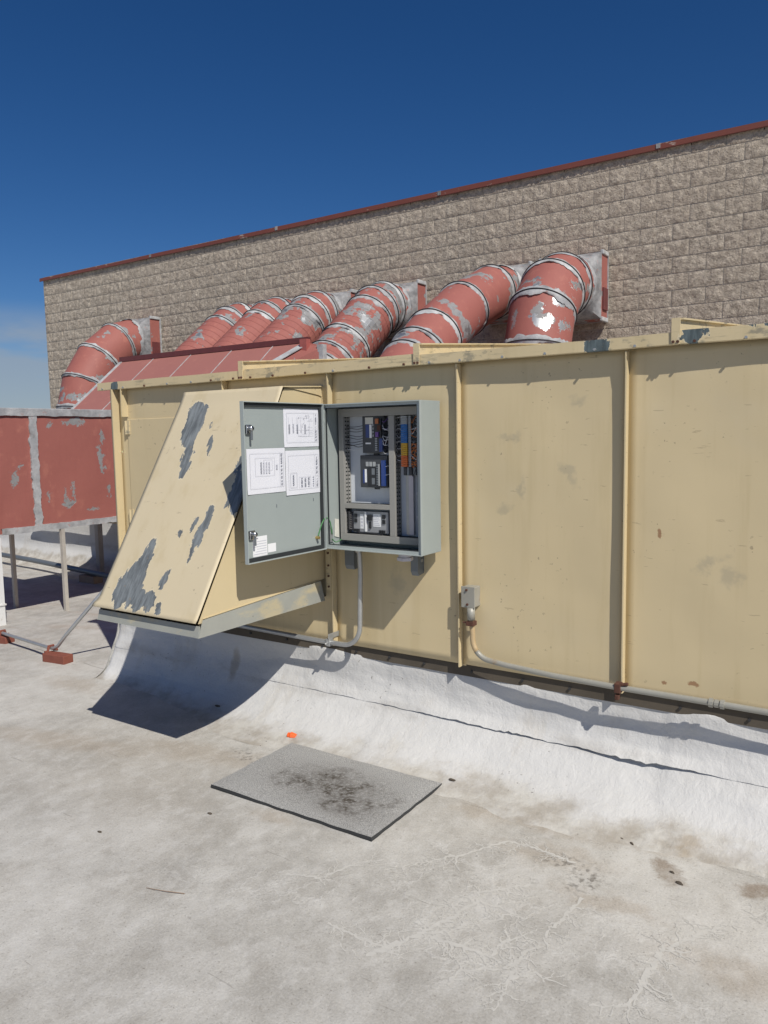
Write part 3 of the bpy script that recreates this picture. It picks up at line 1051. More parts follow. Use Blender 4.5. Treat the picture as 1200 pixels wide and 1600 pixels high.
tr.prism([(2.424, -.925), (2.430, -.925), (2.440, -.872), (2.434, -.872)], 0, HX0 - .006, HX1 + .004)
tr.build('tray_front', M['tray'], hood)
for (xa, xb) in ((HX1 + .005, HX1 + .010), (HX0 - .012, HX0 - .007)):
    MB().prism([(2.422, -.925), (3.37, -.925), (3.335, -.806), (2.455, -.845)], 0, xa, xb).build('tray_side', M['tray'], hood)
MB().prism([(2.46, -.842), (3.335, -.804), (3.335, -.800), (2.46, -.838)], 0, HX1 - .002, HX1 + .0045).build('tray_lip', M['tan'], hood)
MB().box(HX0, HX1, 2.43, 3.395, -.905, -.90).build('filter_screen', M['dark_rail'], hood)
MB().box(HX1 + .001, -2.616, YF - .010, YF - .003, -.92, .30).build('side_flange', M['tan'], hood)
fl = MB()
fl.box(-2.655, -2.622, YF - .036, YF - .012, -.86, -.615)
fl.build('angle_bracket', M['tan_dirty'], hood)
for z in (-.65, -.72, -.78, -.84):
    MB().tube([(-2.638, YF - .034, z), (-2.638, YF - .043, z)], .006, 7).build('screw', M['rust'], hood)

# ================================================================== RED DUCTS ON THE WALL


def ring_pts(c, n, r, half, nseg, jit=0.0, seed=0.0):
    """ellipse where a tube of radius r meets the mitre plane with normal n (plane contains X)"""
    X = Vector((1, 0, 0))
    mm = n.cross(X).normalized()
    out = []
    for k in range(nseg):
        a = 2 * pi * k / nseg
        out.append(c + X * (r * cos(a)) + mm * (r / cos(half) * sin(a)))
    return out


def elbow(name, label, X, path, r, spiral=None, mat='red', seamdark=True, bandw=.105, seed=0, group='red elbow ducts on the block wall'):
    P = [Vector((X, y, z)) for y, z in path]
    base = (X, P[-1].y, P[-1].z)
    t = thing(name, label, 'duct', base, group)
    NS_ = 40
    N, HA = [], []
    for i in range(len(P)):
        if i == 0:
            d = (P[1] - P[0]).normalized()
            N.append(Vector((0, -1, 0)))
            HA.append(0)
        elif i == len(P) - 1:
            N.append((P[i] - P[i - 1]).normalized())
            HA.append(0)
        else:
            a, b = (P[i] - P[i - 1]).normalized(), (P[i + 1] - P[i]).normalized()
            N.append((a + b).normalized())
            HA.append(a.angle(b) / 2)
    for i in range(len(P) - 1):
        mb = MB()
        A = ring_pts(P[i], N[i], r, HA[i], NS_)
        B = ring_pts(P[i + 1], N[i + 1], r, HA[i + 1], NS_)
        L = (P[i + 1] - P[i]).length
        sp = spiral is not None and i >= spiral
        n = int(L / .011) if sp else 6
        ax = (P[i + 1] - P[i]).normalized()
        pts = []
        for j in range(n + 1):
            f = j / n
            for k in range(NS_):
                q = A[k].lerp(B[k], f)
                c = P[i].lerp(P[i + 1], f)
                rad = q - c
                s = 1 + .006 * nz(k * .35 + seed, f * 3 + i, seed)
                if sp:
                    ph = (f * L / .115 - k / NS_) % 1.0
                    s += (.020 if ph < .10 else 0)
                pts.append(c + rad * s)
        mb.add(pts, [(j * NS_ + k, j * NS_ + (k + 1) % NS_, (j + 1) * NS_ + (k + 1) % NS_, (j + 1) * NS_ + k) for j in range(n) for k in range(NS_)])
        mb.build('straight_section' if sp else 'gore', M[mat], t, smooth=not sp)
    # sealant bands with ragged edges and the dark joint line
    for i in range(0, len(P) - 1):
        n = N[i]
        wdt = bandw * (1.5 if i == 0 else 1)
        prof_ = [(-.5, -.004), (-.36, .006), (.36, .008), (.5, -.004)]
        pts = []
        m_ = len(prof_)
        rp = ring_pts(P[i], n, r, HA[i], NS_ * 2)
        for k, q in enumerate(rp):
            for s_, d in prof_:
                jx = wdt * (s_ * (1 + .75 * nz(k * .23 + seed * 3, s_ * 9, i * 3.3) + .5 * nz(k * .9 + seed, s_ * 5, i)))
                rad = (q - P[i])
                pts.append(P[i] + rad * (1 + d / r + .008) + n * jx)
        K = NS_ * 2
        fs = []
        for k in range(K):
            for s_ in range(m_ - 1):
                fs.append((k * m_ + s_, k * m_ + s_ + 1, ((k + 1) % K) * m_ + s_ + 1, ((k + 1) % K) * m_ + s_))
        MB().add(pts, fs).build('sealant_band', M['seal'] if (i + seed) % 3 else M['seal_white'], t, smooth=True)
        if seamdark and i > 0:
            loop = [P[i] + (q - P[i]) * (1 + .022 / r * .9) for q in rp]
            mb = MB()
            pts = []
            for k, q in enumerate(loop):
                rad = (q - P[i]).normalized()
                for dx_, dr in ((-.004, -.012), (-.0035, .003), (.0035, .003), (.004, -.012)):
                    pts.append(q + n * dx_ + rad * dr)
            fs = [(k * 4 + a, k * 4 + (a + 1) % 4, ((k + 1) % K) * 4 + (a + 1) % 4, ((k + 1) % K) * 4 + a) for k in range(K) for a in range(4)]
            mb.add(pts, fs)
            mb.build('joint_ring', M['seam_black'], t, smooth=True)
    # square collar and flange at the wall
    hs = r + .022
    yA = P[0].y
    cz = P[0].z
    sq = []
    K = 48
    def sqpt(a, h):
        c_, s_ = cos(a), sin(a)
        k = 1 / max(abs(c_), abs(s_))
        return h * c_ * k, h * s_ * k
    mb = MB()
    pts = []
    for (y, mode) in ((10.15, 'sq'), (9.92, 'sq')):
        for k in range(K):
            a = 2 * pi * k / K + pi / 4 * 0
            x_, z_ = sqpt(a, hs)
            pts.append((X + x_, y, cz + z_))
    mb.add(pts, [(k, (k + 1) % K, K + (k + 1) % K, K + k) for k in range(K)])
    mb.build('square_collar', M[mat], t)
    mb = MB()
    pts = []
    nst = 6
    for j in range(nst + 1):
        f = j / nst
        y = 9.92 + (yA - .01 - 9.92) * f
        for k in range(K):
            a = 2 * pi * k / K
            x_, z_ = sqpt(a, hs)
            xr, zr = (r + .012) * cos(a), (r + .012) * sin(a)
            ff = f
            pts.append((X + x_ * (1 - ff) + xr * ff, y, cz + z_ * (1 - ff) + zr * ff))
    mb.add(pts, [(j * K + k, j * K + (k + 1) % K, (j + 1) * K + (k + 1) % K, (j + 1) * K + k) for j in range(nst) for k in range(K)])
    o = mb.build('transition', M['seal_dark'], t)
    autosmooth(o, 30)
    fw_ = hs + .014
    mb = MB()
    mb.box(X - fw_, X + fw_, 10.142, 10.158, cz + hs, cz + fw_).box(X - fw_, X + fw_, 10.142, 10.158, cz - fw_, cz - hs)
    mb.box(X - fw_, X - hs, 10.142, 10.158, cz - hs, cz + hs).box(X + hs, X + fw_, 10.142, 10.158, cz - hs, cz + hs)
    mb.box(X - hs, X + hs, 10.145, 10.19, cz - hs, cz + hs)
    mb.build('wall_flange', M['seal'], t)
    # sealant strips over the collar corners
    for sx in (-1, 1):
        for sz in (-1, 1):
            MB().box(X + sx * hs - .022, X + sx * hs + .022, 9.918, 10.141, cz + sz * hs - .028, cz + sz * hs + .028).build('corner_seal', M['seal_white'], t, bevel=.01)
    if r > .3:
        MB().box(X + hs + .001, X + hs + .022, 9.95, 10.12, cz - .30, cz - .02).build('cover_plate', M['red_dark'], t, bevel=.004)
    return t


P45 = [(9.76, 1.85), (9.58, 1.845), (9.38, 1.775), (9.20, 1.645), (8.10, .79)]
elbow('elbow_duct', 'separate leftmost red duct curving straight down behind the red sloped roof', -12.35,
      [(9.78, 1.86), (9.50, 1.77), (9.07, 1.44), (8.77, 1.0), (8.65, .55), (8.63, -.6)], .41, mat='red_b', seed=1, bandw=.085)
elbow('elbow_duct', 'leftmost of the four spiral ribbed red ducts above the sloped plenum roof', -9.25, P45, .368, spiral=3, mat='red_b', seed=2)
elbow('elbow_duct', 'second from left of the four spiral ribbed red ducts above the plenum roof', -8.42, P45, .368, spiral=3, mat='red_b', seed=3)
elbow('elbow_duct', 'third from left of the four spiral ribbed red ducts above the plenum roof', -7.60, P45, .368, spiral=3, mat='red', seed=4)
elbow('elbow_duct', 'spiral ribbed red duct at the right end of the plenum roof, beside a dark gap', -6.38, P45[:-1] + [(8.62, 1.194), (8.30, .945), (8.1, .80), (7.9, .64)], .36, spiral=3, mat='red', seed=5)
elbow('elbow_duct', 'long smooth red duct slanting down leftward, second from right', -4.60,
      [(9.77, 1.90), (9.47, 1.85), (8.67, 1.53), (7.96, 1.13), (7.62, .90), (7.42, .75), (6.6, .10)], .335, mat='red', seed=6)
elbow('elbow_duct', 'rightmost red elbow duct with a bright bare-metal patch on its front', -3.68,
      [(9.78, 1.85), (9.58, 1.835), (9.30, 1.73), (8.99, 1.44), (8.82, .985), (8.79, .0)], .395, mat='red_front', seed=7)

# ---------------- sloped red plenum behind the housing
rp = thing('sloped_plenum', 'large red plenum with sloped seamed roof and dark ridge below the spiral ducts', 'plenum box', (-8, 7.5, GZ))
EY, EZ, RY, RZ = 6.60, .243, 7.75, 1.19
XL, XR = -10.0, -6.32
XH = -7.55                                           # where the hip meets the eave
slope = [(XL, EY, EZ), (XH, EY, EZ), (XR, RY, RZ), (XL, RY, RZ)]
seamx = [XL, -9.25, -8.45, -7.65, -6.9]


def on_slope(x, f):
    return Vector((x, EY + (RY - EY) * f, EZ + (RZ - EZ) * f))


nrm = Vector((0, -(RZ - EZ), RY - EY)).normalized()
for a, b in zip(seamx, seamx[1:] + [XR]):
    def lim(x):
        return max(0.0, (x - XH) / (XR - XH)) if x > XH else 0.0
    fa, fb = lim(a), lim(b)
    if b > XH and a < XH:
        pts = [on_slope(a, 0), on_slope(XH, 0), on_slope(b, fb), on_slope(b, 1), on_slope(a, 1)]
    elif a >= XH:
        pts = [on_slope(a, fa), on_slope(b, min(fb, .999)), on_slope(b, 1), on_slope(a, 1)]
    else:
        pts = [on_slope(a, 0), on_slope(b, 0), on_slope(b, 1), on_slope(a, 1)]
    MB().slab(pts, .01).build('roof_panel', M['red_slope'], rp)
for x in seamx[1:]:
    f0 = max(0.0, (x - XH) / (XR - XH)) if x > XH else 0
    a, b = on_slope(x - .18 * (1 - f0) * 0, f0), on_slope(x, .995)
    wv_ = Vector((.0055, 0, 0))
    MB().slab([a - wv_ + nrm * .006, a + wv_ + nrm * .006, b + wv_ + nrm * .006, b - wv_ + nrm * .006], .005).build('seam_strip', M['seal_white'], rp)
MB().slab([on_slope(XL, 0) + nrm * .008 - Vector((.03, 0, 0)), on_slope(XL, 0) + nrm * .008 + Vector((.03, 0, 0)), on_slope(XL, 1) + nrm * .008 + Vector((.03, 0, 0)), on_slope(XL, 1) + nrm * .008 - Vector((.03, 0, 0))], .012).build('edge_strip', M['seal_white'], rp)
MB().box(XL - .03, XR + .02, RY - .02, RY + .03, RZ - .005, RZ + .065).build('ridge_trim', M['red_dark'], rp)
MB().box(XL, XR, RY + .0, RY + .012, .2, RZ - .006).build('back_panel', M['red_b'], rp)
# hip strip and right-hand panel
hA, hB = on_slope(XH, 0), on_slope(XR, .985)
hd = (hB - hA).normalized()
sd_ = hd.cross(nrm).normalized() * .055
MB().slab([hA - sd_ + nrm * .012, hA + sd_ + nrm * .012, hB + sd_ + nrm * .012, hB - sd_ + nrm * .012], .01).build('hip_strip', M['seal_white'], rp)
MB().slab([(XH, EY + .004, EZ - .004), (XH + .4, EY + .3, -.4), (-6.05, RY - .02, -.4), (-6.05, RY - .02, 1.12), (XR, RY - .006, RZ - .006)], .01).build('end_panel', M['red_b'], rp)
MB().box(XR - .055, XR + .055, RY - .10, RY - .02, -.4, RZ + .03).build('end_post', M['red_post'], rp)
MB().box(-6.13, -6.04, RY - .06, RY + .02, -.3, 1.14).build('end_seal', M['seal_white'], rp)
# tube stub fitting on the right end where the spiral duct lands
MB().box(-5.50, -5.40, 7.30, 7.36, -.4, .84).build('short_post', M['red_post'], rp)
MB().box(-9.95, -6.1, EY + .02, EY + .03, -1.0, EZ - .01).box(-9.99, -9.98, EY + .02, 9.0, -1.0, EZ - .02).box(-6.10, -6.09, RY, 9.0, -1.0, .5).build('body_panel', M['red_b'], rp)
for (x, y) in ((-8.75, 6.28),):
    MB().box(x - .035, x + .035, y - .035, y + .035, ground_z(x, y) - .01, -.35).build('leg', M['leg_paint'], rp)
MB().box(-10.5, -6.2, 6.40, 6.46, -1.10, -1.03).build('ledge', M['tan_dirty'], rp)
# low red plenum under the two right-hand ducts
lp = thing('low_plenum', 'low red plenum box hidden behind the tan housing under the right ducts', 'plenum box', (-4, 7.9, GZ))
MB().box(-5.3, -2.9, 5.35, 9.35, -1.0, .30).build('body', M['red_b'], lp, bevel=.01)
MB().box(-5.35, -2.85, 5.3, 9.4, .301, .34).build('lid', M['red_slope'], lp, bevel=.01)
for x in (-5.1, -3.1):
    for y in (5.5, 9.1):
        MB().box(x - .04, x + .04, y - .04, y + .04, ground_z(x, y) - .01, -1.0).build('leg', M['dark_rail'], lp)

# ---------------- red rectangular duct on legs, front left
rd = thing('raised_duct', 'red rectangular duct on thin legs with grey sealed edges, left of the housing', 'duct', (-7.4, 4.8, GZ - .1))
DX, DZ0, DZ1 = -7.09, -.88, .30
def redpanel(y0, y1):
    mb = MB()
    def fn(u, v):
        y = y0 + (y1 - y0) * u
        z = DZ0 + (DZ1 - DZ0) * v
        return (DX + .010 * nz(y * 2.5, z * 2.2) * min(1, 6 * min(u, 1 - u)) * min(1, 6 * min(v, 1 - v)), y, z)
    mb.grid(fn, 24, 30)
    return mb.build('side_panel', M['red_box'], rd, smooth=True)
redpanel(4.0, 4.40)
redpanel(4.40, 6.55)
MB().box(-10.0, DX - .02, 4.0, 4.62, DZ0, DZ1 - .01).build('branch_body', M['red_b'], rd, bevel=.008)
MB().box(-7.62, DX - .02, 4.622, 6.56, DZ0, DZ1 - .01).build('main_body', M['red_b'], rd, bevel=.008)


def strip_edge(y0, y1, z0, z1, name='sealant_strip', mat='seal'):
    """ragged sealant strip on the +X face"""
    mb = MB()
    vert = (z1 - z0) > (y1 - y0)
    n = 90
    pts = []
    for j in range(n + 1):
        f = j / n
        for s_ in (0, 1):
            jit = (.016 if vert else .007) * nz(f * 14 + y0 * 3, s_ * 7, z0) + (.008 if vert else .005) * nz(f * 50, s_ * 3 + z1, y1)
            if vert:
                z = z0 + (z1 - z0) * f
                y = (y0, y1)[s_] + jit * (1 if True else 0)
            else:
                y = y0 + (y1 - y0) * f
                z = (z0, z1)[s_] + jit
            pts.append((y, z))
    P3 = [(DX + (.016 if vert else .020), y, z) for y, z in pts]
    P4 = [(DX - .004, y, z) for y, z in pts]
    N_ = len(P3)
    fs = [(2 * j, 2 * j + 1, 2 * j + 3, 2 * j + 2) for j in range(n)]
    fs += [(2 * j, 2 * j + 2, 2 * j + 2 + N_, 2 * j + N_) for j in range(n)] + [(2 * j + 1, 2 * j + 3, 2 * j + 3 + N_, 2 * j + 1 + N_) for j in range(n)]
    mb.add(P3 + P4, fs)
    return mb.build(name, M[mat], rd)


strip_edge(4.365, 4.445, DZ0 - .003, DZ1 + .005)
strip_edge(4.02, 6.5, DZ1 - .055, DZ1 + .012)
strip_edge(4.02, 6.5, DZ0 - .008, DZ0 + .05)
MB().box(-7.7, DX + .012, 4.01, 6.56, DZ1 + .0, DZ1 + .02).build('top_cover', M['seal'], rd, bevel=.006)
mb = MB()
for (x, y) in ((-7.09, 4.66), (-7.88, 4.58), (-7.55, 6.2)):
    MB().box(x - .019, x + .019, y - .019, y + .019, ground_z(x, y) - .01, DZ0 + .001).build('leg', M['leg_paint'], rd)
gz = ground_z(-7.05, 4.0)
pw = MB().box(-7.16, -7.045, 3.90, 3.985, gz - .01, -.905).build('leg', M['post_white'], rd, label='thick white painted front leg of the raised duct')
MB().box(-7.17, -7.035, 3.89, 3.995, gz + .19, gz + .205).build('sleeve_collar', M['post_white'], pw)
MB().box(-7.155, -7.05, 3.905, 3.98, -.904, .29).build('front_corner_post', M['red_post'], rd)
for z in (-.6, -.3, 0.0):
    MB().tube([(-7.05, 3.94, z), (-7.038, 3.94, z)], .012, 8).build('bolt', M['rust'], rd)

# pipes and blocks at the left
pb = MB().box(-8.62, -8.32, 5.86, 6.0, ground_z(-8.4, 5.9) - .01, ground_z(-8.4, 5.9) + .09).build('timber_block', M['wood_bare'], bevel=.006)
tag(pb, 'bare timber block in the shade under the raised red duct', 'timber block')
gz = ground_z(-8.5, 5.9) + .13
pp = MB().tube([(-12, 6.25, gz + .02), (-10, 6.1, gz + .01), (-8.4, 5.92, gz), (-6.6, 5.7, gz)], .035, 10).build('ground_pipe', M['strut'], smooth=True)
tag(pp, 'dark pipe running along the roof beneath the raised red duct', 'pipe')


def wood(cx, cy, ang, lab):
    gz = ground_z(cx, cy)
    mb = MB()
    ca, sa = cos(ang), sin(ang)
    P = []
    for z in (gz - .004, gz + .062):
        for (a, b) in ((-.115, -.045), (.115, -.045), (.115, .045), (-.115, .045)):
            P.append((cx + a * ca - b * sa, cy + a * sa + b * ca, z))
    mb.add(P, [(3, 2, 1, 0), (4, 5, 6, 7), (0, 1, 5, 4), (1, 2, 6, 5), (2, 3, 7, 6), (3, 0, 4, 7)])
    o = mb.build('timber_block', M['wood_red'], bevel=.006)
    tag(o, lab, 'timber block', 'red timber blocks under the roof conduit')
    return gz + .062


zt = wood(-5.20, 3.32, .12, 'red timber block under the bend of the conduit near the curb')
zt2 = wood(-6.28, 3.50, .12, 'red timber block cut off at the left picture edge')
rc = thing('roof_conduit', 'thin grey conduit lying on red timber blocks and rising behind the hood', 'conduit', (-5.3, 3.36, zt))
bend = [(-8.2, 3.84, zt2 + .02), (-6.28, 3.50, zt2 + .022), (-5.36, 3.34, zt + .022), (-5.27, 3.335, zt + .026), (-5.22, 3.34, zt + .05), (-5.14, 3.36, zt + .14), (-4.53, 3.52, -.83)]
MB().tube(bend, .0135, 10).build('pipe', M['galv'], rc, smooth=True)
for (x, y, z) in ((-5.30, 3.33, zt), (-6.25, 3.495, zt2)):
    mb = MB()
    mb.tube([(x, y - .05, z + .002), (x, y - .024, z + .006), (x, y - .015, z + .042), (x, y + .02, z + .042), (x, y + .03, z + .006), (x, y + .055, z + .002)], .012, 6)
    mb.build('strap', M['wood_red'], rc)

# ================================================================== ELECTRICAL ENCLOSURE
EX0, EX1 = -2.512, -1.915
EZ0, EZ1 = -.590, .164
EF, EB = 3.185, 3.366
en = thing('electrical_enclosure', 'open grey electrical enclosure full of wired controllers, mounted on the tan wall', 'enclosure', (-2.2, 3.3, EZ0))
mb = MB()
th = .004
mb.box(EX0, EX1, EB - th, EB, EZ0, EZ1)                              # back
mb.box(EX0, EX0 + th, EF, EB - th, EZ0, EZ1).box(EX1 - th, EX1, EF, EB - th, EZ0, EZ1)
mb.box(EX0 + th, EX1 - th, EF, EB - th, EZ0, EZ0 + th).box(EX0 + th, EX1 - th, EF, EB - th, EZ1 - th, EZ1)
mb.build('body', M['enc'], en, bevel=.002)
lw = .024
mb = MB()
mb.box(EX0 + th, EX0 + lw * .6, EF, EF + .003, EZ0 + th, EZ1 - th).box(EX1 - lw, EX1 - th, EF, EF + .003, EZ0 + th, EZ1 - th)
mb.box(EX0 + lw * .6, EX1 - lw, EF, EF + .003, EZ0 + th, EZ0 + lw * .8).box(EX0 + lw * .6, EX1 - lw, EF, EF + .003, EZ1 - lw * .8, EZ1 - th)
# rolled gutter lip standing off the front
mb.box(EX0 + .001, EX0 + .005, EF - .011, EF - .0005, EZ0, EZ1).box(EX1 - .005, EX1 - .001, EF - .011, EF - .0005, EZ0, EZ1)
mb.box(EX0 + .005, EX1 - .005, EF - .011, EF - .0005, EZ0, EZ0 + .005).box(EX0 + .005, EX1 - .005, EF - .011, EF - .0005, EZ1 - .005, EZ1)
mb.build('front_lip', M['enc_edge'], en)
mb = MB()
i0x, i1x, i0z, i1z = EX0 + lw * .6, EX1 - lw, EZ0 + lw * .8, EZ1 - lw * .8
mb.box(i0x, i0x + .004, EF + .003, EF + .012, i0z, i1z).box(i1x - .004, i1x, EF + .003, EF + .012, i0z, i1z)
mb.box(i0x + .004, i1x - .004, EF + .003, EF + .012, i0z, i0z + .004).box(i0x + .004, i1x - .004, EF + .003, EF + .012, i1z - .004, i1z)
mb.build('gasket', M['gasket'], en)
PB = 3.350                                                            # front of the back panel
MB().box(-2.490, -1.945, PB, PB + .003, -.560, .140).build('back_panel', M['plate'], en)
DF = 3.288                                                            # front of the trunking lids


def trunk(x0, x1, z0, z1, lid=True, comb=None, name='wire_trunking'):
    mb = MB()
    o = MB().box(x0, x1, DF, DF + .008, z0, z1).build(name, M['duct_pvc'], en, bevel=.0012)
    MB().box(x0 + .004, x1 - .004, DF + .0082, PB - .0005, z0 + .001, z1 - .001).build('dark_core', M['gasket'], o)
    if comb is not None:
        # slotted side wall facing +X
        mb = MB()
        x = x1 - .003
        mb.box(x, x1, DF + .009, DF + .016, z0, z1).box(x, x1, PB - .008, PB - .001, z0, z1).box(x, x1, DF + .0325, DF + .037, z0, z1)
        z = z0 + .005
        while z < z1 - .012:
            mb.box(x, x1, DF + .0161, PB - .0081, z, z + .0125)
            z += .0205
        mb.build('slotted_side', M['duct_pvc'], o)
    return o


trunk(-2.490, -2.458, -.520, .098, comb=1)
trunk(-2.490, -1.946, .0985, .140)
trunk(-2.490, -1.946, -.557, -.5205)
trunk(-2.172, -2.138, -.520, .098, comb=1)
trunk(-2.4575, -2.1725, -.384, -.358)
trunk(-1.985, -1.952, -.50, .098)


def controller(name, x0, x1, z0, z1, depth, mat):
    return MB().box(x0, x1, PB - depth, PB - .001, z0, z1).build(name, M[mat], en, bevel=.003)


def on(parent, name, x0, x1, z0, z1, y, d, mat, bevel=0):
    return MB().box(x0, x1, y - d, y, z0, z1).build(name, M[mat], parent, bevel=bevel)


c1 = controller('controller', -2.350, -2.215, -.092, .101, .040, 'charcoal')
c1['label'] = 'upper dark controller with a white and navy label'
yf = PB - .0405
on(c1, 'label_plate', -2.330, -2.280, .058, .092, yf, .001, 'tag')
on(c1, 'label_plate', -2.328, -2.305, -.012, .056, yf, .001, 'navy')
on(c1, 'label_plate', -2.304, -2.290, -.014, .055, yf, .001, 'white')
on(c1, 'label_plate', -2.330, -2.296, -.046, -.038, yf, .001, 'white')
on(c1, 'terminal_row', -2.262, -2.224, -.012, .085, yf, .012, 'black')
on(c1, 'terminal_row', -2.236, -2.216, -.085, -.018, yf, .014, 'navy')
for k in range(6):
    on(c1, 'terminal_screw', -2.268, -2.254, -.080 + k * .0115, -.073 + k * .0115, yf, .004, 'terminal_grey')
for k, mt in enumerate(('copper_led', 'rust', 'wire_p')):
    on(c1, 'relay', -2.255 + .012 * (k % 2), -2.236 + .012 * (k % 2), .058 - .034 * k, .084 - .034 * k, yf - .012, .008, mt)
for k in range(4):
    on(c1, 'terminal_row', -2.284, -2.276, -.008 + k * .018, .004 + k * .018, yf, .003, 'terminal_grey')
c2 = controller('controller', -2.368, -2.196, -.272, -.104, .040, 'charcoal')
c2['label'] = 'lower dark controller with keypad and mounting ears'
MB().box(-2.300, -2.270, PB - .012, PB - .001, -.1035, -.094).box(-2.298, -2.272, PB - .012, PB - .001, -.283, -.2725).build('mounting_ear', M['charcoal'], c2)
on(c2, 'label_plate', -2.350, -2.339, -.250, -.180, yf, .001, 'navy')
on(c2, 'label_plate', -2.3385, -2.326, -.246, -.176, yf, .001, 'white')
for k in range(3):
    on(c2, 'keypad_button', -2.330 + k * .022, -2.313 + k * .022, -.162, -.138, yf, .003, 'terminal_grey', .001)
on(c2, 'display', -2.318, -2.270, -.262, -.168, yf, .002, 'black')
on(c2, 'label_plate', -2.293, -2.274, -.205, -.172, yf - .002, .001, 'strut')
on(c2, 'label_plate', -2.293, -2.274, -.255, -.222, yf - .002, .001, 'strut')
on(c2, 'terminal_row', -2.250, -2.240, -.262, -.150, yf, .006, 'terminal_grey')
on(c2, 'terminal_row', -2.226, -2.204, -.262, -.130, yf, .014, 'navy')
for k in range(9):
    on(c2, 'terminal_screw', -2.262, -2.253, -.258 + k * .0125, -.250 + k * .0125, yf, .004, 'strut')
ps = controller('power_supply', -2.420, -2.196, -.512, -.398, .040, 'psu')
on(ps, 'label_plate', -2.374, -2.352, -.492, -.415, yf, .001, 'white')
on(ps, 'divider_bar', -2.342, -2.331, -.506, -.402, yf, .006, 'white')
on(ps, 'switch', -2.322, -2.296, -.446, -.416, yf, .012, 'black', .002)
on(ps, 'switch', -2.316, -2.302, -.488, -.452, yf, .008, 'black', .002)
on(ps, 'label_plate', -2.290, -2.243, -.478, -.410, yf, .001, 'white')
for z in (-.424, -.450):
    on(ps, 'socket', -2.412, -2.394, z - .010, z + .010, yf, .004, 'black')
    on(ps, 'socket', -2.232, -2.214, z - .010, z + .010, yf, .004, 'black')
for k in range(3):
    on(ps, 'terminal_screw', -2.414 + k * .013, -2.405 + k * .013, -.508, -.494, yf, .010, 'black')
    on(ps, 'terminal_screw', -2.250 + k * .013, -2.241 + k * .013, -.508, -.494, yf, .010, 'black')
for k in range(6):
    on(ps, 'printed_line', -2.286, -2.247 - .006 * (k % 3), -.470 + k * .0095, -.4665 + k * .0095, yf - .001, .0006, 'ink_light')
for k in range(3):
    on(ps, 'printed_line', -2.370, -2.356, -.480 + k * .018, -.470 + k * .018, yf - .001, .0006, 'ink_light')
# terminal strip on the right: grey, blue, yellow, orange blocks one above another
ts = MB().box(-2.112, -2.048, PB - .010, PB - .001, -.205, .098).build('terminal_strip', M['terminal_grey'], en)
z = .094
for mt, cnt, hgt in (('terminal_grey', 4, .0105), ('blue', 9, .0105), ('yellow', 6, .0105), ('orange', 5, .0115)):
    for k in range(cnt):
        MB().box(-2.109, -2.072, PB - .045, PB - .0105, z - hgt + .0012, z).build('terminal_block', M[mt], ts, bevel=.0012)
        MB().box(-2.0715, -2.056, PB - .034, PB - .0105, z - hgt + .0012, z).build('terminal_block', M['terminal_grey'], ts)
        z -= hgt
for k in range(4):
    MB().box(-2.105 + .019 * k, -2.089 + .019 * k, PB - .030, PB - .001, -.206, -.164).build('relay', M['strut' if k % 2 else 'charcoal'], en, bevel=.002)
MB().box(-2.100, -2.062, PB - .016, PB - .001, -.512, -.2065).build('mounting_rail', M['galv'], en)
MB().box(-2.078, -2.052, PB - .024, PB - .0165, -.512, -.2065).build('mounting_rail', M['hub'], en)
for z in (-.30, -.42):
    MB().tube([(-2.040, PB - .004, z), (-2.040, PB - .001, z)], .008, 10).build('panel_screw', M['white'], en)
# wiring
rw = random.Random(3)


def wire(pts, r, mat):
    P = [Vector(p) for p in pts]
    out = []
    for i in range(len(P) - 1):
        p0, p1, p2, p3 = P[max(0, i - 1)], P[i], P[i + 1], P[min(len(P) - 1, i + 2)]
        for k in range(5):
            t = k / 5
            out.append(.5 * ((2 * p1) + (p2 - p0) * t + (2 * p0 - 5 * p1 + 4 * p2 - p3) * t * t + (3 * p1 - p0 - 3 * p2 + p3) * t ** 3))
    out.append(P[-1])
    return MB().tube(out, r, 5).build('wire', M[mat], en, smooth=True)


for k in range(9):
    z0 = .052 - k * .0135 - (.012 if k > 2 else 0)
    z1 = z0 + rw.uniform(-.008, .012)
    wire([(-2.458, DF + .03, z1), (-2.42, DF + .022, z1 - .004), (-2.385, DF + .03, z0 - .006), (-2.345, PB - .035, z0)], .0016, 'wire' if k != 8 else 'wire_w')
for k in range(7):
    z0 = .05 - k * .018
    wire([(-2.218, PB - .044, z0), (-2.195, DF + .02, z0 + rw.uniform(-.01, .01)), (-2.172, DF + .025, z0 + rw.uniform(-.006, .006))], .0018, ('wire', 'wire_p', 'wire', 'wire_w', 'wire', 'rust', 'wire')[k])
for k in range(24):
    z0 = .088 - k * .0105
    wire([(-2.109, PB - .035, z0), (-2.124, DF + .022, z0 + rw.uniform(-.008, .006)), (-2.138, DF + .025, z0 + rw.uniform(-.01, .008))], .0015, 'wire_w' if k % 3 == 0 else 'wire')
    mt = 'wire' if k < 13 else 'wire_o'
    wire([(-2.056, PB - .03, z0), (-2.030, DF + .012, z0 + rw.uniform(-.012, .012)), (-2.005, DF + .02, z0 + rw.uniform(-.014, .014)), (-1.984, DF + .02, z0 + rw.uniform(-.01, .01))], .0022, mt)
for k in range(5):
    z0 = -.14 - k * .022
    wire([(-2.204, PB - .045, z0), (-2.188, DF + .02, z0 + .004), (-2.172, DF + .025, z0 + rw.uniform(-.01, .01))], .0016, 'wire_w' if k % 2 else 'wire')
for k in range(8):
    z0 = -.405 - k * .012
    wire([(-2.457, DF + .03, z0 + .01), (-2.445, DF + .012, z0), (-2.43, DF + .02, z0 - .008), (-2.419, PB - .03, z0 + .004)], .004, 'wire')
wire([(-2.40, PB - .045, -.502), (-2.37, DF + .012, -.516), (-2.30, DF + .008, -.512), (-2.22, DF + .006, -.519)], .0035, 'wire')
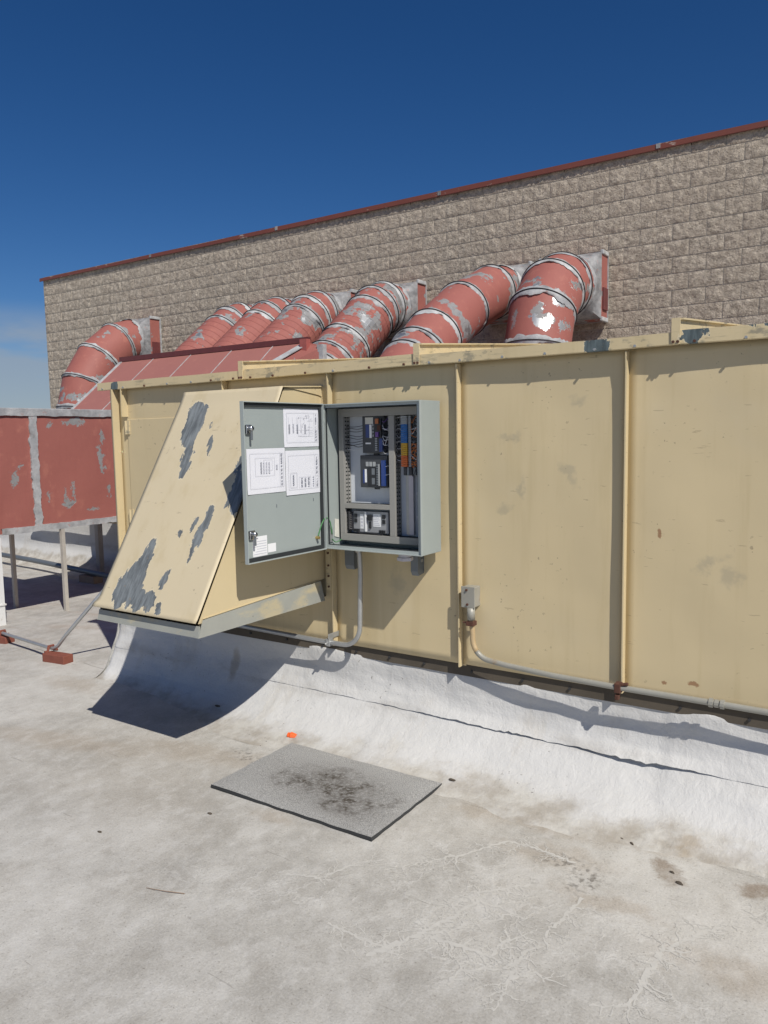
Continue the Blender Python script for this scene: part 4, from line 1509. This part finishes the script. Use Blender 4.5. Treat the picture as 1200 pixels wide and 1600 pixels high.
for k in range(16):
    z0 = .08 - k * .016
    wire([(-2.056, PB - .03, z0), (-2.035, DF + .004 + rw.uniform(0, .02), z0 - rw.uniform(0, .05)), (-2.010, DF + .012, z0 + rw.uniform(-.03, .03)), (-1.984, DF + .02, z0 + rw.uniform(-.02, .02))], .0018, rw.choice(('wire', 'wire', 'wire_o', 'wire_p', 'wire_w')))
for k in range(10):
    z0 = .09 - k * .019
    wire([(-2.217, PB - .05, z0), (-2.20, DF + .006, z0 - rw.uniform(0, .03)), (-2.185, DF + .014, z0 + rw.uniform(-.02, .02)), (-2.172, DF + .02, z0 + rw.uniform(-.02, .02))], .0017, rw.choice(('wire', 'wire_p', 'wire', 'wire_w')))
# ground strap, bracket and hanging tag at the lower left inside
wire([(-2.505, 3.112, -.52), (-2.50, 3.14, -.455), (-2.500, 3.175, -.428), (-2.497, 3.205, -.45), (-2.497, 3.222, -.52)], .0032, 'green_wire')
wire([(-2.497, 3.222, -.545), (-2.495, 3.25, -.565), (-2.48, 3.28, -.553)], .0025, 'green_wire')
MB().box(-2.507, -2.500, 3.208, 3.232, -.560, -.490).build('ground_bracket', M['galv'], en)
MB().prism([(3.253, -.535), (3.292, -.545), (3.292, -.447), (3.258, -.440)], 0, -2.506, -2.5035).build('paper_tag', M['tag'], en)
# door, hinged on the left and standing at right angles to the wall
dang = R(92)
hx, hy = EX0, EF - .012
dd = Vector((cos(dang), -sin(dang), 0))                                # along the door away from the hinge
dn = Vector((sin(dang), cos(dang), 0))                                 # inner face normal, towards +X


def dpt(a, b, c):
    """a along the door from the hinge, b out of the inner face, c height"""
    return Vector((hx, hy, 0)) + dd * a + dn * b + Vector((0, 0, c))


def dbox(name, a0, a1, b0, b1, c0, c1, mat, parent, bevel=0):
    P = [dpt(a, b, c) for c in (c0, c1) for (a, b) in ((a0, b0), (a1, b0), (a1, b1), (a0, b1))]
    mb = MB()
    mb.add(P, [(3, 2, 1, 0), (4, 5, 6, 7), (0, 1, 5, 4), (1, 2, 6, 5), (2, 3, 7, 6), (3, 0, 4, 7)])
    return mb.build(name, M[mat], parent, bevel=bevel)


DL = .572
DZa, DZb = EZ0 - .002, EZ1 + .002
door = dbox('door', .004, DL, -.0025, 0, DZa, DZb, 'enc', en)
# folded rim
dbox('door_rim', .004, .008, .0003, .020, DZa, DZb, 'enc_edge', door)
dbox('door_rim', DL - .004, DL, .0003, .020, DZa, DZb, 'enc_edge', door)
dbox('door_rim', .008, DL - .004, .0003, .020, DZa, DZa + .004, 'enc_edge', door)
dbox('door_rim', .008, DL - .004, .0003, .020, DZb - .004, DZb, 'enc_edge', door)
gk = .018
for (a0, a1, c0, c1) in ((.010, .010 + gk, DZa + .006, DZb - .006), (DL - .014, DL - .006, DZa + .006, DZb - .006), (.028, DL - .014, DZa + .006, DZa + .006 + gk), (.028, DL - .014, DZb - .006 - gk, DZb - .006)):
    dbox('door_gasket', a0, a1, .0003, .009, c0, c1, 'gasket', door)
for c in (.037, -.458):
    lt = dbox('latch', DL - .060, DL - .022, .0003, .012, c - .022, c + .022, 'chrome', door, .004)
    mb = MB()
    mb.tube([dpt(DL - .045, .012, c + .004), dpt(DL - .045, .030, c + .004)], .011, 12)
    mb.build('latch_knob', M['chrome'], lt, smooth=True)
    dbox('latch_cam', DL - .050, DL - .038, .022, .027, c - .050, c + .006, 'strut', lt, .002)
for c in (.125, .075, -.45, -.515):
    mb = MB()
    mb.tube([dpt(-.002, .006, c - .012), dpt(-.002, .006, c + .012)], .007, 10)
    mb.build('hinge', M['chrome'], door, smooth=True)
mb = MB()
mb.tube([dpt(.065, .0, -.525), dpt(.065, .022, -.525)], .008, 8)
mb.build('ground_stud', M['brass'], door)
for (a, c) in ((.078, -.325), (.35, -.335)):
    dbox('weld_mark', a, a + .004, .0003, .0012, c - .008, c + .008, 'strut', door)
s1 = dbox('label_sticker', DL - .146, DL - .050, .0003, .0010, -.566, -.470, 'white', door)
dbox('label_sticker', DL - .206, DL - .150, .0003, .0010, -.556, -.514, 'white', door)
for k in range(6):
    dbox('printed_line', DL - .140, DL - .056 - .01 * (k % 3), .0010, .0014, -.556 + k * .012, -.552 + k * .012, 'ink_light', s1)
dbox('printed_line', DL - .085, DL - .056, .0010, .0014, -.482, -.476, 'ink', s1)
# fittings under the box
MB().box(-2.515, -2.450, EB + .001, YF - .001, -.73, .25).build('mounting_strut', M['strut'], en) if False else None
for (xa, xb) in ((-2.500, -2.440), (-2.078, -2.034)):
    mb = MB()
    mb.prism([(EB - .035, -.592), (YF - .002, -.592), (YF - .002, -.715), (EB - .022, -.725), (EB - .035, -.70)], 0, xa, xb)
    o = mb.build('mounting_strut', M['strut'], en, bevel=.003)
    MB().box(xb - .001, xb + .003, EB - .004, EB + .014, -.655, -.640).build('bolt', M['galv'], o)
mb = MB()
mb.tube([(-2.055, 3.245, -.592), (-2.055, 3.245, -.612)], .034, 16).tube([(-2.055, 3.245, -.6125), (-2.055, 3.245, -.630)], .042, 6)
mb.build('conduit_hub', M['hub'], en, bevel=.002)
# papers taped to the door
lr = random.Random(11)


def sheet(a0, a1, c0, c1, lab, kind):
    b = .0012 + .0008 * kind
    pt = thing('paper_sheet', lab, 'paper', tuple(dpt((a0 + a1) / 2, b, c0)), 'drawings taped inside the door')
    mb = MB()
    def fn(u, v):
        e = .003 * (abs(nz(u * 2 + kind, v * 2)) + (1 if (u > .9 and v < .1) else 0) * .8)
        return dpt(a0 + (a1 - a0) * u, b + e, c0 + (c1 - c0) * v)
    mb.grid(fn, 8, 8)
    mb.build('sheet', M['paper'], pt, smooth=True)
    ink = {'ink': MB(), 'ink_light': MB()}
    def ln(u0, v0, u1, v1, w, mat):
        du, dv = (u1 - u0), (v1 - v0)
        hu, hv = (w / 2, 0) if abs(dv) > abs(du) else (0, w / 2)
        W_, H_ = a1 - a0, c1 - c0
        q = [(u0 - hu / W_, v0 - hv / H_), (u1 - hu / W_, v1 - hv / H_), (u1 + hu / W_, v1 + hv / H_), (u0 + hu / W_, v0 + hv / H_)]
        ink[mat].add([dpt(a0 + W_ * x, b + .0045, c0 + H_ * y) for x, y in q], [(0, 1, 2, 3)])
    def rect(u0, v0, u1, v1, w, mat):
        ln(u0, v0, u1, v0, w, mat), ln(u0, v1, u1, v1, w, mat), ln(u0, v0, u0, v1, w, mat), ln(u1, v0, u1, v1, w, mat)
    # u runs from the hinge outwards, so the picture's right is small u
    rect(.06, .13, .93, .90, .0013, 'ink_light')
    ln(.16, .13, .16, .90, .0012, 'ink_light')
    v = .16
    while v < .86:
        h = lr.uniform(.02, .06)
        ln(.11, v, .11, v + h, .010 if lr.random() < .6 else .004, 'ink')
        v += h + lr.uniform(.015, .05)
    if kind == 0:
        rect(.30, .30, .62, .78, .0011, 'ink_light')
        for k in range(5):
            u = .42 + .11 * k
            v0 = .36 + .02 * (k % 2)
            for j in range(7):
                ln(u, v0 + j * .035, u, v0 + j * .035 + .02, .011 if k != 1 else .006, 'ink_light' if k % 2 else 'ink')
            ln(u + .02, .62, u + .02, .80, .001, 'ink_light')
        for k in range(14):
            u, v_ = lr.uniform(.22, .6), lr.uniform(.4, .82)
            ln(u, v_, u, v_ + .03, .003, 'ink')
        for k in range(7):
            v_ = lr.uniform(.25, .85)
            ln(.2, v_, .2 + lr.uniform(.1, .5), v_, .0009, 'ink_light')
    elif kind == 1:
        rect(.30, .40, .80, .80, .0011, 'ink_light')
        rect(.36, .52, .58, .76, .001, 'ink_light')
        for k in range(4):
            for j in range(8):
                ln(.44 + .07 * k, .45 + j * .033, .44 + .07 * k, .468 + j * .033, .010, 'ink' if k == 3 else 'ink_light')
        for k in range(4):
            ln(.24, .52 + k * .03, .24, .54 + k * .03, .012, 'ink_light')
    else:
        rect(.70, .17, .88, .50, .0011, 'ink')
        rect(.30, .15, .64, .40, .001, 'ink_light')
        for k in range(3):
            for j in range(6):
                ln(.36 + .1 * k, .17 + j * .036, .36 + .1 * k, .192 + j * .036, .012, 'ink' if (j + k) % 3 else 'ink_light')
        for j in range(5):
            ln(.80, .22 + j * .05, .80, .25 + j * .05, .010, 'ink')
            ln(.22, .17 + j * .05, .22, .20 + j * .05, .010, 'ink_light')
    for k in ink:
        ink[k].build('printed_drawing', M[k], pt, kind='stuff')
    return pt


sheet(.022, .288, -.052, .138, 'upper right paper drawing taped inside the enclosure door', 0)
sheet(.286, .545, -.268, -.054, 'left paper drawing, under the door latch, taped inside the enclosure door', 1)
sheet(.024, .284, -.290, -.069, 'lower right paper drawing taped inside the enclosure door', 2)

# ================================================================== CONDUITS AND JUNCTION BOX
def arc(c, r, a0, a1, n, y):
    return [(c[0] + r * cos(a0 + (a1 - a0) * k / n), y, c[1] + r * sin(a0 + (a1 - a0) * k / n)) for k in range(n + 1)]


yc = YF - .078
ca_ = thing('wall_conduit', 'thin metal conduit dropping from the enclosure and bending left under the hood', 'conduit', (-2.42, yc, -1.14))
path = [(-2.385, 3.30, -.588), (-2.385, 3.31, -.64), (-2.39, yc, -.74), (-2.40, yc, -1.03)] + arc((-2.515, -1.03), .115, 0, -pi / 2, 8, yc)[1:] + [(-2.66, yc, -1.146), (-3.42, yc, -1.135), (-4.1, yc, -1.130)]
MB().tube(path, .0135, 10).build('pipe', M['galv'], ca_, smooth=True)
MB().tube([(-2.385, 3.298, -.590), (-2.385, 3.303, -.615)], .019, 10).build('connector', M['galv'], ca_)
mb = MB().box(-2.628, -2.600, yc - .017, yc + .018, -1.166, -1.124).box(-2.606, -2.602, yc - .02, YF - .001, -1.125, -1.095)
mb.tube([(-2.614, yc - .017, -1.145), (-2.614, yc - .036, -1.15)], .006, 7)
mb.build('beam_clamp', M['galv'], ca_, bevel=.003)
cb = thing('wall_conduit', 'grey conduit from the junction box bending right along the base of the tan wall', 'conduit', (-1.2, yc, -1.13))
jx = -1.735
MB().tube([(jx, YF - .06, -.855), (jx, YF - .06, -.915)], .020, 12).build('connector', M['conduit'], cb, smooth=True)
MB().tube([(jx, YF - .058, -.915)] + [(jx + .002, YF - .055, -.95)] + [(jx + .006, YF - .055, -.99)] + [(x, YF - .055, z) for x, y, z in arc((jx + .105, -1.01), .10, pi, pi * 1.22, 3, 0)], .0138, 10).build('pipe', M['conduit_rust'], cb, smooth=True, label='rust-streaked upper bend of the conduit')
MB().tube([(x, YF - .055, z) for x, y, z in arc((jx + .105, -1.01), .10, pi * 1.215, pi * 1.45, 5, 0)] + [(-1.55, YF - .06, -1.117), (-1.3, yc, -1.124), (-.995, yc - .004, -1.127), (-.6, yc, -1.127), (0.2, yc, -1.130), (1.3, yc, -1.135)], .0138, 10).build('pipe', M['conduit'], cb, smooth=True)
mb = MB().box(jx - .022, jx + .020, YF - .078, YF - .036, -.945, -.922).tube([(jx - .022, YF - .06, -.933), (jx - .045, YF - .06, -.933)], .005, 7)
mb.build('rusty_clamp', M['rust'], cb, bevel=.004)
mb = MB().box(-1.012, -.984, yc - .021, yc + .020, -1.150, -1.106).tube([(-.99, yc - .012, -1.112), (-.952, yc - .012, -1.102)], .008, 8)
mb.build('rusty_clamp', M['rust'], cb, bevel=.005)
MB().box(-1.010, -.992, yc - .018, yc + .012, -1.182, -1.158).build('clamp_tail', M['rust'], cb, bevel=.003)
for xx in (-.622, -.600, -.578):
    MB().tube([(xx, yc, -1.127), (xx + .016, yc, -1.127)],   .0195 if xx != -.6 else .017, 10).build('coupling', M['conduit'], cb)
jb = thing('junction_box', 'small grey junction box screwed beside a rib on the tan wall', 'junction box', (-1.745, YF - .04, -.85))
MB().box(-1.780, -1.712, YF - .066, YF - .003, -.852, -.752).build('body', M['conduit'], jb, bevel=.003)
cv = MB().box(-1.783, -1.709, YF - .073, YF - .0665, -.855, -.749).build('cover', M['conduit'], jb, bevel=.002)
for (x, z) in ((-1.752, -.766), (-1.748, -.838)):
    MB().tube([(x, YF - .073, z), (x, YF - .080, z)], .006, 7).build('screw', M['rust'], cv)

# ================================================================== SMALL THINGS ON THE ROOF
mt = thing('rubber_mat', 'grey granular rubber mat with dark ring stains lying on the roof', 'mat', (-2.19, 2.738, GZ))
mx, my = -2.195, 2.738
mz = ground_z(mx, my)
hw, hh = .462, .291
mb = MB()
def fn(u, v):
    x, y = (u - .5) * 2 * hw, (v - .5) * 2 * hh
    ed = 1 - min(1, 14 * min(u, 1 - u, v, 1 - v))
    return (x + .004 * nz(v * 9, 3), y + .004 * nz(u * 12, 7), .020 - .004 * ed + .004 * nz(u * 3.5, v * 3) + .006 * max(0, (u - .8) * 3) * max(0, .3 - v))
mb.grid(fn, 40, 28)
me = mb.mesh('top_surface', M['mat'], smooth=True, lift=False)
o = bpy.data.objects.new('top_surface', me)
COL.objects.link(o)
o.parent = mt
o.location = Vector((mx, my, mz + H)) - mt.location
mb = MB()
K = []
for k in range(40):
    K.append(fn(k / 40, 0))
for k in range(28):
    K.append(fn(1, k / 28))
for k in range(40):
    K.append(fn(1 - k / 40, 1))
for k in range(28):
    K.append(fn(0, 1 - k / 28))
n = len(K)
mb.add([(x * 1.001, y * 1.001, z - .0005) for x, y, z in K] + [(x * 1.004, y * 1.005, z - .010) for x, y, z in K] + [(x, y, -.006) for x, y, z in K],
       [(k, (k + 1) % n, n + (k + 1) % n, n + k) for k in range(n)] + [(n + k, n + (k + 1) % n, 2 * n + (k + 1) % n, 2 * n + k) for k in range(n)])
me = mb.mesh('edge', M['mat_edge'], lift=False)
o = bpy.data.objects.new('edge', me)
COL.objects.link(o)
o.parent = mt
o.location = Vector((mx, my, mz + H)) - mt.location

oc = MB()
gz = ground_z(-2.705, 3.09) + .012
oc.tube([(-2.728, 3.085, gz + .014), (-2.712, 3.088, gz + .015), (-2.711, 3.088, gz + .015), (-2.682, 3.096, gz + .012)], [.017, .016, .021, .015], 8)
oc = oc.build('plastic_cap', M['orange_cap'], smooth=False, bevel=.002)
tag(oc, 'small bright orange plastic cap lying on the roof behind the mat', 'cap')
gd = 'dark dry scraps on the roof'
scr = [(-3.36, 3.17, .03, 'dark scrap lying in the shadow of the hood'), (-.61, 2.80, .026, 'long dark scrap below the brown stain at right'), (-.65, 2.86, .018, 'crumbled dark scrap inside the brown stain at right'),
       (-2.47, 2.26, .022, 'dark scrap on pale roof just left of the mat front edge'), (-2.75, 1.9, .02, 'dark scrap alone on the roof at far left foreground'), (-1.70, 3.07, .028, 'dark pebble touching the right corner of the mat'),
       (-.88, 3.0, .018, 'left one of two tiny scraps at the curb foot'), (-.835, 2.985, .020, 'right one of two tiny scraps at the curb foot')]
for x, y, s_, lab in scr:
    mb = MB()
    gz = ground_z(x, y) + (.03 if y > 3.05 else 0)
    if y > 3.05:
        gz = GZ + .018 + max(0, (y - 3.05)) * .2
    a = random.uniform(-.7, .3)
    def fn(u, v):
        th_, ph = u * 2 * pi, (v - .5) * pi
        rr = 1 + .35 * nz(u * 4 + x, v * 3 + y)
        lx, ly, lz = s_ * .62 * rr * cos(th_) * cos(ph), s_ * .26 * rr * sin(th_) * cos(ph), s_ * .2 * rr * sin(ph)
        return (x + lx * cos(a) - ly * sin(a), y + lx * sin(a) + ly * cos(a), gz + s_ * .12 + lz)
    mb.grid(fn, 9, 6)
    o = mb.build('debris_scrap', M['leaf'])
    tag(o, lab, 'debris', gd)
# pale branching residue where the coating has worn: thin raised veins
VEINS = [[(-1.358, 1.869), (-1.327, 1.933), (-1.26, 2.062), (-1.22, 2.188), (-1.183, 2.309), (-1.2, 2.366), (-1.125, 2.448), (-1.044, 2.523)], [(-1.174, 2.315), (-1.105, 2.325), (-1.052, 2.316), (-1.004, 2.315)], [(-1.26, 2.062), (-1.192, 2.115), (-1.163, 2.173), (-1.108, 2.208), (-1.056, 2.324)], [(-1.22, 2.058), (-1.109, 2.072), (-1.019, 2.074), (-1.012, 2.152), (-0.964, 2.249)], [(-0.876, 2.525), (-0.885, 2.485), (-0.888, 2.398), (-0.911, 2.312), (-0.907, 2.247), (-0.882, 2.225)], [(-0.96, 2.042), (-0.928, 2.115), (-0.938, 2.162), (-0.892, 2.21)], [(-0.917, 2.019), (-0.899, 2.048), (-0.871, 2.082), (-0.831, 2.058)], [(-0.565, 2.38), (-0.575, 2.304), (-0.581, 2.185), (-0.59, 2.088), (-0.685, 2.035)], [(-0.565, 2.38), (-0.524, 2.499), (-0.492, 2.587)], [(-0.567, 2.388), (-0.49, 2.437)], [(-0.547, 2.428), (-0.446, 2.607), (-0.376, 2.722), (-0.315, 2.781)], [(-0.974, 2.73), (-1.153, 2.753), (-1.26, 2.744), (-1.31, 2.669), (-1.369, 2.563), (-1.468, 2.433), (-1.574, 2.302)], [(-1.183, 2.309), (-1.24, 2.318), (-1.241, 2.25), (-1.243, 2.206)], [(-1.068, 1.891), (-1.07, 1.956), (-1.018, 2.005), (-0.96, 2.042)], [(-1.87, 2.09), (-1.747, 2.129), (-1.693, 2.279), (-1.617, 2.366)], [(-1.567, 1.938), (-1.444, 1.936), (-1.327, 1.933)], [(-0.936, 2.109), (-0.917, 1.972), (-0.909, 1.87)]]
dr = random.Random(5)
vm = MB()


def vein(P, w0, w1, depth):
    Q = []
    for (ax, ay), (bx, by) in zip(P, P[1:]):
        L_ = math.hypot(bx - ax, by - ay)
        n_ = max(2, int(L_ / .012))
        for k in range(n_):
            f = k / n_
            j = .007 if depth == 0 else .005
            Q.append((ax + (bx - ax) * f + dr.uniform(-j, j), ay + (by - ay) * f + dr.uniform(-j, j)))
    Q.append(P[-1])
    n_ = len(Q)
    pts = []
    for i, (x, y) in enumerate(Q):
        a, b = Q[max(0, i - 1)], Q[min(n_ - 1, i + 1)]
        tx, ty = b[0] - a[0], b[1] - a[1]
        l = math.hypot(tx, ty) or 1
        w_ = (w0 + (w1 - w0) * i / (n_ - 1)) * dr.uniform(.3, 1.6)
        nx_, ny_ = -ty / l * w_ / 2, tx / l * w_ / 2
        z_ = ground_z(x, y) + .0009 + .0002 * depth
        pts += [(x + nx_, y + ny_, z_), (x - nx_, y - ny_, z_)]
    vm.add(pts, [(2 * i, 2 * i + 1, 2 * i + 3, 2 * i + 2) for i in range(n_ - 1)])
    if depth < 2:
        for i in range(1, n_ - 1):
            if dr.random() < (.5 if depth == 0 else .3):
                a, b = Q[i - 1], Q[i + 1]
                ang = math.atan2(b[1] - a[1], b[0] - a[0]) + dr.choice((-1, 1)) * dr.uniform(.5, 1.3)
                x, y = Q[i]
                R_ = [(x, y)]
                for k in range(dr.randint(2, 5)):
                    st = dr.uniform(.010, .026) * (1 if depth == 0 else .6)
                    ang += dr.uniform(-.6, .6)
                    x, y = x + st * cos(ang), y + st * sin(ang)
                    R_.append((x, y))
                vein(R_, max(.0034, w0 * .5), .0022, depth + 1)


for i, P in enumerate(VEINS):
    vein(P, .017 if i in (0, 3, 7) else .012, .006, 0)
vm.build('coating_veins', M['vein'], kind='stuff')
tw = MB().tube([(-2.25, 1.735, GZ + .004), (-2.17, 1.755, GZ + .007), (-2.10, 1.785, GZ + .005)], [.0008, .0014, .0016], 6).build('twig', M['wood_bare'])
tag(tw, 'thin dry twig lying on the bare roof in the foreground', 'twig')
print('blocks visible', nvis, 'individual', nb)
